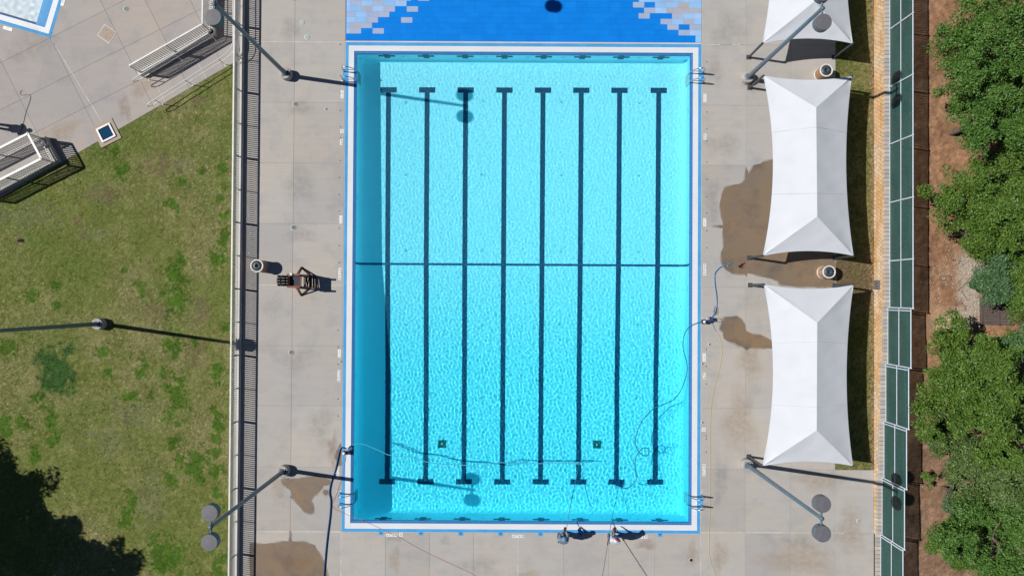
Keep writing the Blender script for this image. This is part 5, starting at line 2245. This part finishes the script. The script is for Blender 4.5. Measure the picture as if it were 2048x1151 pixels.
DOWN, UP = -math.pi / 2, math.pi / 2
depth_marker(683, 284, ['4', 'FT'], DOWN, 'short white depth tiles reading 4 FT left of the pool')
depth_marker(680, 547.5, ['4', 'FT', '6', 'IN'], DOWN, 'white depth tiles reading 4 FT 6 IN beside the lifeguard chair')
depth_marker(678, 751.5, ['6', 'FT', '6', 'IN'], DOWN, 'white depth tiles reading 6 FT 6 IN on the left deck')
depth_marker(676, 945, ['6', 'FT', '6', 'IN'], DOWN, 'white depth tiles reading 6 FT 6 IN under the blue hose')
depth_marker(1410, 273.5, ['4', 'FT'], UP, 'short white depth tiles reading 4 FT right of the pool')
depth_marker(1409.5, 538.5, ['4', 'FT', '6', 'IN'], UP, 'white depth tiles reading 4 FT 6 IN by the right hose')
depth_marker(1408.5, 751, ['6', 'FT'], UP, 'short white depth tiles reading 6 FT beside the yellow cord')
depth_marker(1408, 939, ['6', 'FT', '6', 'IN'], UP, 'white depth tiles reading 6 FT 6 IN beside the yellow cord')
depth_marker(783.5, 1069, ['6', 'FT', '6', 'IN'], 0, 'white depth tiles reading 6 FT 6 IN under the red cord')
depth_marker(1036, 1071, ['6', 'FT', '6', 'IN'], 0, 'white depth tiles reading 6 FT 6 IN at the middle of the lower edge')
depth_marker(1284, 1072.5, ['6', 'FT', '6', 'IN'], 0, 'white depth tiles reading 6 FT 6 IN in a person shadow')


def warn_tile(px, py, rz, label, l_=.44, w_=.165):
    c = P(px, py)
    root = thing('warning_tile', label, 'warning tile', (c.x, c.y, 0), 'white no diving tiles round the pool')
    t = MB().box((c.x, c.y, .004), (l_, w_, .012), rz).build('tile', M['tile_white'], root)
    d = Vector((math.cos(rz), math.sin(rz), 0))
    p = c - d * .06
    lettering('NO DIVING', .062, M['ink'], t, (p.x, p.y, .0112), rz, .78)
    p = c + d * .155
    o = MB().lathe((p.x, p.y, .0105), [(.055, 0), (.055, .001), (.043, .001), (.043, 0)], 20, cap0=False, cap1=False).build('symbol_ring', M['ink_red'], t)
    return root


warn_tile(684.5, 189, DOWN, 'white no diving tile below the upper left ladder')
warn_tile(682, 439, DOWN, 'white no diving tile on the left deck above the chair')
warn_tile(679, 706.5, DOWN, 'white no diving tile on the left deck below the chair')
warn_tile(1410, 196, UP, 'white no diving tile below the upper right ladder')
warn_tile(1409.5, 444.5, UP, 'white no diving tile at the tip of the big wet patch')
warn_tile(1408.5, 714, UP, 'white no diving tile beside the yellow cord below the pump')
for px, py, nm in ((684.5, 262.5, 'square no diving symbol tile left of the pool'), (802, 1068, 'square no diving symbol tile on the lower deck'), (1407.5, 858, 'square no diving symbol tile right of the pool')):
    c = P(px, py)
    root = thing('symbol_tile', nm, 'warning tile', (c.x, c.y, 0), 'square symbol tiles round the pool')
    t = MB().box((c.x, c.y, .004), (.20, .20, .012)).build('tile', M['tile_white'], root)
    MB().lathe((c.x, c.y, .0105), [(.07, 0), (.07, .001), (.055, .001), (.055, 0)], 20, cap0=False, cap1=False).build('symbol_ring', M['ink_red'], t)
    MB().bar(Vector((c.x - .045, c.y + .045, .0112)), Vector((c.x + .045, c.y - .045, .0112)), .014, .001).build('symbol_bar', M['ink_red'], t)
    MB().bar(Vector((c.x - .03, c.y - .02, .0108)), Vector((c.x + .03, c.y + .015, .0108)), .02, .001).build('symbol_figure', M['ink'], t)
# markers of the second pool
rz2 = math.atan2(-d_l.y, -d_l.x)
for px, py, rz, nm in ((15.5, 57.5, rz2, 'white depth tile below the corner pool'), (126.5, 3, rz2 + math.pi / 2, 'white depth tile right of the corner pool')):
    c = P(px, py)
    root = thing('depth_marker', nm, 'depth marker', (c.x, c.y, 0))
    t = MB().box((c.x, c.y, .004), (.50, .17, .012), rz).build('tile', M['tile_white'], root)
    lettering('2 FT', .10, M['ink'], t, (c.x, c.y, .0112), rz)

# ------------------------------------------------------------------ drains, sockets
dr = [((591, 208), .125, 'steel_drain', 'round dark deck drain below the upper left lamp post'), ((652, 218), .06, 'steel_drain', 'tiny dark deck drain left of the pool'),
      ((587, 454.5), .12, 'drain_green', 'round green deck drain above the bin'), ((582.5, 704), .125, 'steel_drain', 'round dark deck drain below the chair'),
      ((1382, 1119), .085, 'black', 'round black socket with a pale ring in the lower deck'), ((605, 45), .10, 'drain_green', 'pale green round cover near the top of the deck'),
      ((614, 74.5), .12, 'drain_green', 'pale green round cover just above the white joint'), ((252, 18), .12, 'steel_drain', 'round dark drain in the plaza near the top edge'),
      ((681.5, 722.5), .05, 'steel_drain', 'tiny dark cover beside the left depth tiles'), ((1419, 688), .05, 'steel_drain', 'tiny dark cover right of the yellow cord'),
      ((1405, 727), .05, 'steel_drain', 'tiny dark cover between the right hand tiles'), ((1405, 844), .05, 'steel_drain', 'tiny dark cover above the square symbol tile'),
      ((1717, 1041), .09, 'hatch', 'round brown cover near the lower right wall')]
M['pale_cover'] = plain('pale_green_cover', (.26, .38, .36), .6)
for (px, py), r_, mk, lb in dr:
    c = P(px, py)
    root = thing('deck_drain', lb, 'drain', (c.x, c.y, 0))
    mt = M['pale_cover'] if 'pale green' in lb else M[mk]
    MB().lathe((c.x, c.y, 0), [(r_ + .03, .0), (r_ + .03, .006), (r_, .008)], 18, cap1=False).build('rim', M['curb'], root)
    MB().lathe((c.x, c.y, 0), [(r_, .0), (r_, .009)], 18).build('cover', mt, root)
M['sock'] = plain('socket_cap', (.10, .10, .10), .6)
sk = [(681, y) for y in (89, 152, 187, 221, 254, 276, 321)] + [(678.5, y) for y in (355, 389, 422, 456, 491, 525, 558)] + [(676, y) for y in (660, 694, 728, 763, 797, 831)] + \
     [(1413.5, y) for y in (124, 224, 258, 282, 324, 359, 393, 426, 461, 495)] + [(1412.5, y) for y in (698, 732, 767, 871, 877, 903)]
me = MB().lathe((0, 0, 0), [(.035, 0), (.035, .008), (.02, .01)], 8).mesh('socket', M['sock'])
for px, py in sk:
    o = link('deck_socket', me, None, P(px, py))
    tag(o, 'small dark round socket in the deck beside the pool edge', 'socket', 'small round sockets along both long sides of the pool')


# ------------------------------------------------------------------ vacuum pumps, hoses and cords
def path_px(pts, z):
    return smooth_path([P(x, y, z) if len(t) == 0 else P(x, y, t[0]) for x, y, *t in pts], 6)


def hose(name, label, pts, r, mat, z, cat='hose', step=6, mid=None):
    q = path_px(pts, z)
    org = q[0]
    o = MB().tube(q, r, 10).build(name, mat, None, loc=org)
    tag(o, label, cat)
    RECV.append(o)
    return o


hose('vacuum_hose', 'dark blue suction hose running down the left deck', [(646, 1175), (651, 1110), (655, 1070), (660, 1030), (661.5, 1000), (659, 985), (662, 965), (670, 942), (676, 915), (680, 898), (684, 894), (692, 897)], .036, M['hose_blue'], .045)
hose('vacuum_hose', 'pale hose floating across the lower left of the pool', [(704, 890, .05), (712, 887, .0), (724, 887), (738, 892), (756, 899), (768, 905), (778, 909), (795, 911), (825, 914), (850, 922), (880, 927), (925, 929), (958, 934), (975, 930), (1000, 924), (1020, 926), (1060, 926), (1110, 926), (1150, 925)], .021, M['hose_pale'], -.035)
hose('vacuum_hose', 'blue hose curving over the right deck to the pump', [(1464, 526), (1455, 529), (1443, 533), (1434, 540), (1429, 550), (1430, 570), (1433, 592), (1433, 610), (1430, 624), (1424, 634)], .028, M['hose_deck'], .03)
hose('vacuum_hose', 'teal hose winding down the right side of the pool with a loop', [(1406, 643, .08), (1396, 645, .05), (1386, 649, .02), (1376, 656), (1369, 668), (1366, 682), (1367, 700), (1372, 718), (1374.5, 735), (1372, 752), (1364, 775), (1355, 790), (1345, 800),
      (1325, 809), (1308, 816), (1293, 830), (1282, 845), (1275, 862), (1271, 878), (1272, 892), (1278, 903), (1287, 910), (1294, 910), (1298, 903), (1296, 896), (1288, 895), (1280, 901), (1273, 911), (1270, 925), (1271, 940), (1274, 952), (1270, 962), (1262, 971), (1252, 976), (1243, 974)], .024, M['hose_teal'], -.03)
hose('extension_cord', 'yellow cord lying down the right deck beside the pool', [(1433, 662), (1440, 676), (1444, 698), (1442, 720), (1438, 742), (1430, 770), (1424, 800), (1421, 840), (1420.5, 880), (1421, 930), (1420.5, 980), (1420, 1020), (1418.5, 1060), (1418, 1100), (1422, 1124), (1428, 1138), (1434, 1165)], .010, M['cord_yellow'], .012, 'cord')
hose('extension_cord', 'thin grey cord tail joining the right pump and yellow cord', [(1423, 644), (1427, 651), (1430, 658), (1433, 662)], .011, M['lamp_head'], .012, 'cord')
hose('extension_cord', 'thin red cord from the left pump across the lower deck', [(692, 906), (690, 925), (684, 955), (679, 970), (672, 990), (666, 1002), (664, 1008), (668, 1015), (678, 1021), (690, 1026), (702, 1031), (730, 1042), (770, 1060), (800, 1074), (840, 1097), (890, 1121), (940, 1144), (968, 1160)], .009, M['cord_red'], .010, 'cord')
hose('extension_cord', 'thin dark cord snaking over the plaza slabs', [(44, 181), (41, 184), (42, 189), (47, 191), (54, 189), (60, 190), (61, 196), (58, 207), (52, 224), (47, 245), (43, 262), (36, 272)], .010, M['black'], .010, 'cord')


def pump(label, px, py, rz):
    c = P(px, py)
    r = thing('vacuum_pump', label, 'pump', (c.x, c.y, 0), 'portable pool vacuum pumps')
    ca, sa = math.cos(rz), math.sin(rz)

    def L(a, b_, z):
        return Vector((c.x + a * ca - b_ * sa, c.y + a * sa + b_ * ca, z))
    MB().box(tuple(L(0, 0, .10)), (.55, .22, .04), rz).build('cart', M['black'], r)
    MB().tube([L(.0, 0, .23), L(.30, 0, .23)], .095, 16).build('motor', M['pump_blue'], r)
    MB().tube([L(.29, 0, .23), L(.34, 0, .23)], .08, 14).build('fan_cover', M['black'], r)
    MB().lathe(tuple(L(-.18, 0, .11)), [(.10, 0), (.11, .04), (.11, .24), (.09, .27)], 18).build('strainer', M['black'], r)
    MB().lathe(tuple(L(-.18, 0, .38)), [(.085, 0), (.085, .02), (.0, .035)], 16).build('strainer_lid', M['pump_white'], r)
    MB().box(tuple(L(.03, .10, .27)), (.16, .07, .10), rz).build('switch_box', M['pump_white'], r)
    MB().box(tuple(L(.03, .10, .325)), (.05, .04, .02), rz).build('switch', M['red'], r)
    for s in (-1, 1):
        MB().tube([L(.20, s * .115, .085), L(.20, s * .155, .085)], .085, 14).build('wheel', M['black'], r)
        MB().tube([L(.27, s * .09, .12), L(.36, s * .09, .5), L(.37, s * .085, .52)], .012, 6).build('handle_tube', M['chrome'], r)
    MB().tube([L(.37, -.09, .52), L(.37, .09, .52)], .015, 6).build('handle_grip', M['black'], r)
    return r


pump('blue and black suction pump on the white gutter at the left', 697, 899.5, .55)
pump('blue and black suction pump on the deck right of the pool', 1412, 641, .25)
# red nozzle on the wet patch
c = P(1483, 531)
nz = thing('hose_nozzle', 'small red and black nozzle lying on the big wet patch', 'nozzle', (c.x, c.y, 0))
MB().tube([(c.x - .16, c.y - .07, .05), (c.x + .05, c.y + .10, .05)], [.06, .035], 10).build('barrel', M['black'], nz)
MB().tube([(c.x + .05, c.y + .10, .05), (c.x + .11, c.y + .15, .05)], .04, 10).build('tip', M['red'], nz)
MB().bar((c.x + .05, c.y + .0, .04), (c.x - .04, c.y - .16, .04), .035, .03).build('trigger', M['red'], nz)


# poles with vacuum heads
def vac(label, top, floor_px, tie=None):
    e = PW(*floor_px, lift=.06)
    t = P(*top)
    if top[2] > 2:
        t = e + (t - e) * 1.3
    r = thing('vacuum_pole', label, 'pole', tuple(e), 'long handled pool vacuums')
    RECV.append(MB().tube([t, t.lerp(e, .5), e + Vector((0, 0, .06))], .017, 8).build('pole', M['pole_alu'], r))
    RECV.append(MB().tube([t.lerp(e, .48), t.lerp(e, .52)], .028, 8).build('lock_collar', M['black'], r))
    d = (t - e)
    a = math.atan2(d.y, d.x) + math.pi / 2
    RECV.append(MB().box((e.x, e.y, e.z - .01), (.46, .16, .05), a).build('vacuum_head', M['pump_white'] if floor_px[0] < 1200 else M['pump_blue'], r))
    for k in range(4):
        w_ = Vector((math.cos(a), math.sin(a), 0)) * (.16 * (k - 1.5) * .9)
        RECV.append(MB().tube([e + w_ + Vector((-.02, 0, -.03)), e + w_ + Vector((.02, 0, -.03))], .03, 8).build('wheel', M['black'], r))
    RECV.append(MB().tube([e + Vector((0, 0, .01)), e + Vector((0, 0, .10))], .03, 8).build('swivel', M['pump_blue'], r))
    return r


vac('aluminium vacuum pole reaching from the grey shirted person into the water', (1131, 1068, .98), (1157.5, 926))
vac('aluminium vacuum pole held by the white shirted person, rising past the bottom edge', (1204, 1156, 2.55), (1238, 969))


# ------------------------------------------------------------------ people
def skin_mesh(name, nodes, edges, mat, sub=2, root=0):
    """one smooth surface grown round joints: nodes = [(x, y, z, radius)]"""
    me = bpy.data.meshes.new(name)
    me.from_pydata([n[:3] for n in nodes], edges, [])
    o = bpy.data.objects.new(name, me)
    COL.objects.link(o)
    md = o.modifiers.new('skin', 'SKIN')
    md.use_smooth_shade = True
    for i, n in enumerate(nodes):
        sv = me.skin_vertices[0].data[i]
        r_ = n[3]
        sv.radius = (r_, r_) if not isinstance(r_, tuple) else r_
        sv.use_root = (i == root)
    s = o.modifiers.new('sub', 'SUBSURF')
    s.levels = sub
    s.render_levels = sub
    dg = bpy.context.evaluated_depsgraph_get()
    dg.update()
    out = bpy.data.meshes.new_from_object(o.evaluated_get(dg))
    out.name = name
    bpy.data.objects.remove(o)
    out.materials.clear()
    out.materials.append(mat)
    out.polygons.foreach_set('use_smooth', [True] * len(out.polygons))
    return out


def person(label, loc, face_deg, hands, shirt, legs, hat, long_legs=True, lean=.12, stride=.16, group=None):
    """standing figure; local +y is the way it faces; hands are local points"""
    r = thing('person', label, 'person', loc, group)
    r.rotation_euler = (0, 0, math.radians(face_deg))
    r.scale = (1.08, 1.08, 1.05)
    l = lean
    hip, chest, neck, head = (0, 0, .93), (0, l * .7, 1.32), (0, l, 1.47), (0, l * 1.25, 1.62)
    N_, E_ = [], []

    def nd_(p, rad):
        N_.append((*p, rad))
        return len(N_) - 1
    pel = nd_(hip, .135)
    wa = nd_((0, l * .35, 1.10), .13)
    ch = nd_(chest, .15)
    ne = nd_(neck, .058)
    chn = nd_((0, l * 1.1 + .01, 1.56), .075)
    hd = nd_((0, l * 1.25, 1.66), .098)
    tp = nd_((0, l * 1.25, 1.74), .07)
    E_ += [(pel, wa), (wa, ch), (ch, ne), (ne, chn), (chn, hd), (hd, tp)]
    arm_pts, leg_pts = [], []
    for s in (-1, 1):
        sh = (s * .19, l * .75, 1.40)
        h = Vector(hands[0 if s < 0 else 1])
        shv = Vector(sh)
        mid = (shv + h) / 2
        reach = .56
        drop = math.sqrt(max(.0, (reach / 2) ** 2 - ((h - shv).length / 2) ** 2)) if (h - shv).length < reach else 0
        el = mid + Vector((s * drop * .35, 0, -drop * .9))
        a = nd_(sh, .062)
        b_ = nd_(tuple(el), .043)
        w_ = nd_(tuple(h.lerp(el, .16)), .030)
        E_ += [(ch, a), (a, b_), (b_, w_)]
        # palm and curled fingers
        fd = (h - el).normalized()
        pm = nd_(tuple(h), .034)
        E_.append((w_, pm))
        side = fd.cross(Vector((0, 0, 1))).normalized()
        for k, (ln, of) in enumerate(((.065, -.030), (.075, -.010), (.072, .010), (.058, .028))):
            f1 = h + fd * .05 + side * of
            f2 = f1 + (fd * .4 + Vector((0, 0, -.9))).normalized() * ln * .6
            f3 = f2 + (fd * -.5 + Vector((0, 0, -.7))).normalized() * ln * .4
            i1, i2, i3 = nd_(tuple(f1), .012), nd_(tuple(f2), .010), nd_(tuple(f3), .009)
            E_ += [(pm, i1), (i1, i2), (i2, i3)]
        t1 = h + fd * .015 - side * s * .04
        t2 = t1 + (fd * .6 + Vector((0, 0, -.5))).normalized() * .045
        i1, i2 = nd_(tuple(t1), .012), nd_(tuple(t2), .010)
        E_ += [(pm, i1), (i1, i2)]
        arm_pts.append((shv, el, h))
        hp = (s * .095, 0, .88)
        kn = (s * .11, .03 + stride * .4 * s, .48)
        an = (s * .12, stride * s - .02, .08)
        toe = (s * .13, stride * s + .15, .035)
        a, b_, c_, d_ = nd_(hp, .088), nd_(kn, .058), nd_(an, .040), nd_(toe, .035)
        E_ += [(pel, a), (a, b_), (b_, c_), (c_, d_)]
        leg_pts.append((Vector(hp), Vector(kn), Vector(an), Vector(toe)))
    body = link('body', skin_mesh('body', N_, E_, M['skin'], 2), r)
    # shirt: torso and sleeves
    sn = [(0, -.02, .86, .20), (0, l * .35 - .03, 1.10, .215), (0, l * .7 - .02, 1.32, .22), (0, l * .92, 1.45, .085)]
    se = [(0, 1), (1, 2), (2, 3)]
    for (a, b_, c_) in arm_pts:
        k = len(sn)
        sn += [(*a, .088), (*a.lerp(b_, .8), .070)]
        se += [(2, k), (k, k + 1)]
        if long_legs:
            sn += [(*b_, .066), (*b_.lerp(c_, .9), .052)]
            se += [(k + 1, k + 2), (k + 2, k + 3)]
    link('shirt', skin_mesh('shirt', sn, se, shirt, 2), r)
    tn = [(0, 0, .93, .152)]
    te = []
    for (a, b_, c_, d_) in leg_pts:
        k = len(tn)
        tn += [(*a, .102), (*b_, .074 if long_legs else .086)]
        te += [(0, k), (k, k + 1)]
        if long_legs:
            tn.append((*c_.lerp(b_, .08), .058))
            te.append((k + 1, k + 2))
    link('trousers' if long_legs else 'shorts', skin_mesh('legwear', tn, te, legs, 2), r)
    for (a, b_, c_, d_) in leg_pts:
        mb = MB()
        h = c_ + Vector((0, -.05, -.03))
        mb.tube([Vector((h.x, h.y, .045)), Vector((c_.x, c_.y + .02, .055)), Vector((d_.x, d_.y - .02, .045)), Vector((d_.x, d_.y + .05, .03))], [.042, .052, .048, .03], 10)
        link('shoe', mb.mesh('shoe', M['shoe']), r)
    hx = Vector((0, l * 1.25, 1.66))
    # face: nose, eyes, mouth, ears
    MBn = MB()
    MBn.lathe((0, hx.y + .098, 1.645), [(.014, -.02), (.017, -.01), (.008, .03), (0, .035)], 8)
    link('nose', MBn.mesh('nose', M['skin']), r)
    for s in (-1, 1):
        link('eye', MB().lathe((s * .034, hx.y + .090, 1.668), [(.002, -.012), (.012, 0), (.002, .012)], 8).mesh('eye', M['ink']), r)
        link('ear', MB().lathe((s * .102, hx.y - .005, 1.64), [(.005, -.03), (.018, 0), (.012, .028), (.002, .035)], 8).mesh('ear', M['skin']), r)
    link('mouth', MB().box((0, hx.y + .086, 1.598), (.045, .014, .010)).mesh('mouth', M['cap_red']), r)
    hat(r, hx)
    return r


def dome(c, r_, z0, z1, n=20):
    pr = []
    for k in range(7):
        a = math.pi / 2 * k / 6
        pr.append((r_ * math.cos(a), z0 + (z1 - z0) * math.sin(a)))
    return MB().lathe((c.x, c.y, 0), pr, n)


def hair_only(r, h):
    link('hair', dome(h + Vector((0, -.012, 0)), .112, 1.645, 1.79).mesh('hair', M['hair']), r)


def grey_cap(r, h):
    link('hair', dome(h + Vector((0, -.03, 0)), .108, 1.60, 1.70).mesh('hair', M['hair']), r)
    link('cap', dome(h + Vector((0, .0, 0)), .118, 1.675, 1.80).mesh('cap', M['shirt_grey']), r)


def cap(r, h):
    o = link('hair', dome(h + Vector((0, -.01, 0)), .108, 1.62, 1.74).mesh('hair', M['hair']), r)
    link('cap', dome(h + Vector((0, -.005, 0)), .118, 1.675, 1.80).mesh('cap', M['shirt_white']), r)
    link('cap_panel', dome(h + Vector((0, .045, .0)), .085, 1.70, 1.812).mesh('cap_panel', M['cap_red']), r)
    mb = MB()
    vs = []
    for k in range(9):
        a = math.pi * (.15 + .7 * k / 8)
        vs.append((h.x + .112 * math.cos(a), h.y + .10 * math.sin(a), 1.69))
    for k in range(9):
        a = math.pi * (.15 + .7 * k / 8)
        vs.append((h.x + .125 * math.cos(a), h.y + .19 * math.sin(a), 1.675))
    mb.add(vs, [(i, i + 1, i + 10, i + 9) for i in range(8)], True)
    link('cap_peak', mb.mesh('cap_peak', M['shorts_blue']), r)


c = P(1122, 1066.5)
person('person in a grey blue shirt leaning forward with a pole at the pool edge', (c.x, c.y, 0), -8, [(-.02, .44, 1.04), (.14, .40, .98)], M['shirt_grey'], M['trouser_dark'], grey_cap, True, .22)
c = P(1222, 1067)
person('person in a white shirt and red and white cap gripping the long pole', (c.x, c.y, 0), -4, [(-.02, .42, .62), (-.06, .16, 1.0)], M['shirt_white'], M['shorts_blue'], cap, False, .20)
c = P(-6, 252)
person('person just left of the picture casting a shadow onto the plaza', (c.x, c.y, 0), -90, [(-.16, .40, 1.0), (.22, .2, .95)], M['shirt_grey'], M['trouser_dark'], hair_only, True, .1)

# ------------------------------------------------------------------ everything under the water takes the bent sunlight
for o in RECV:
    o.cycles.is_caustics_receiver = True
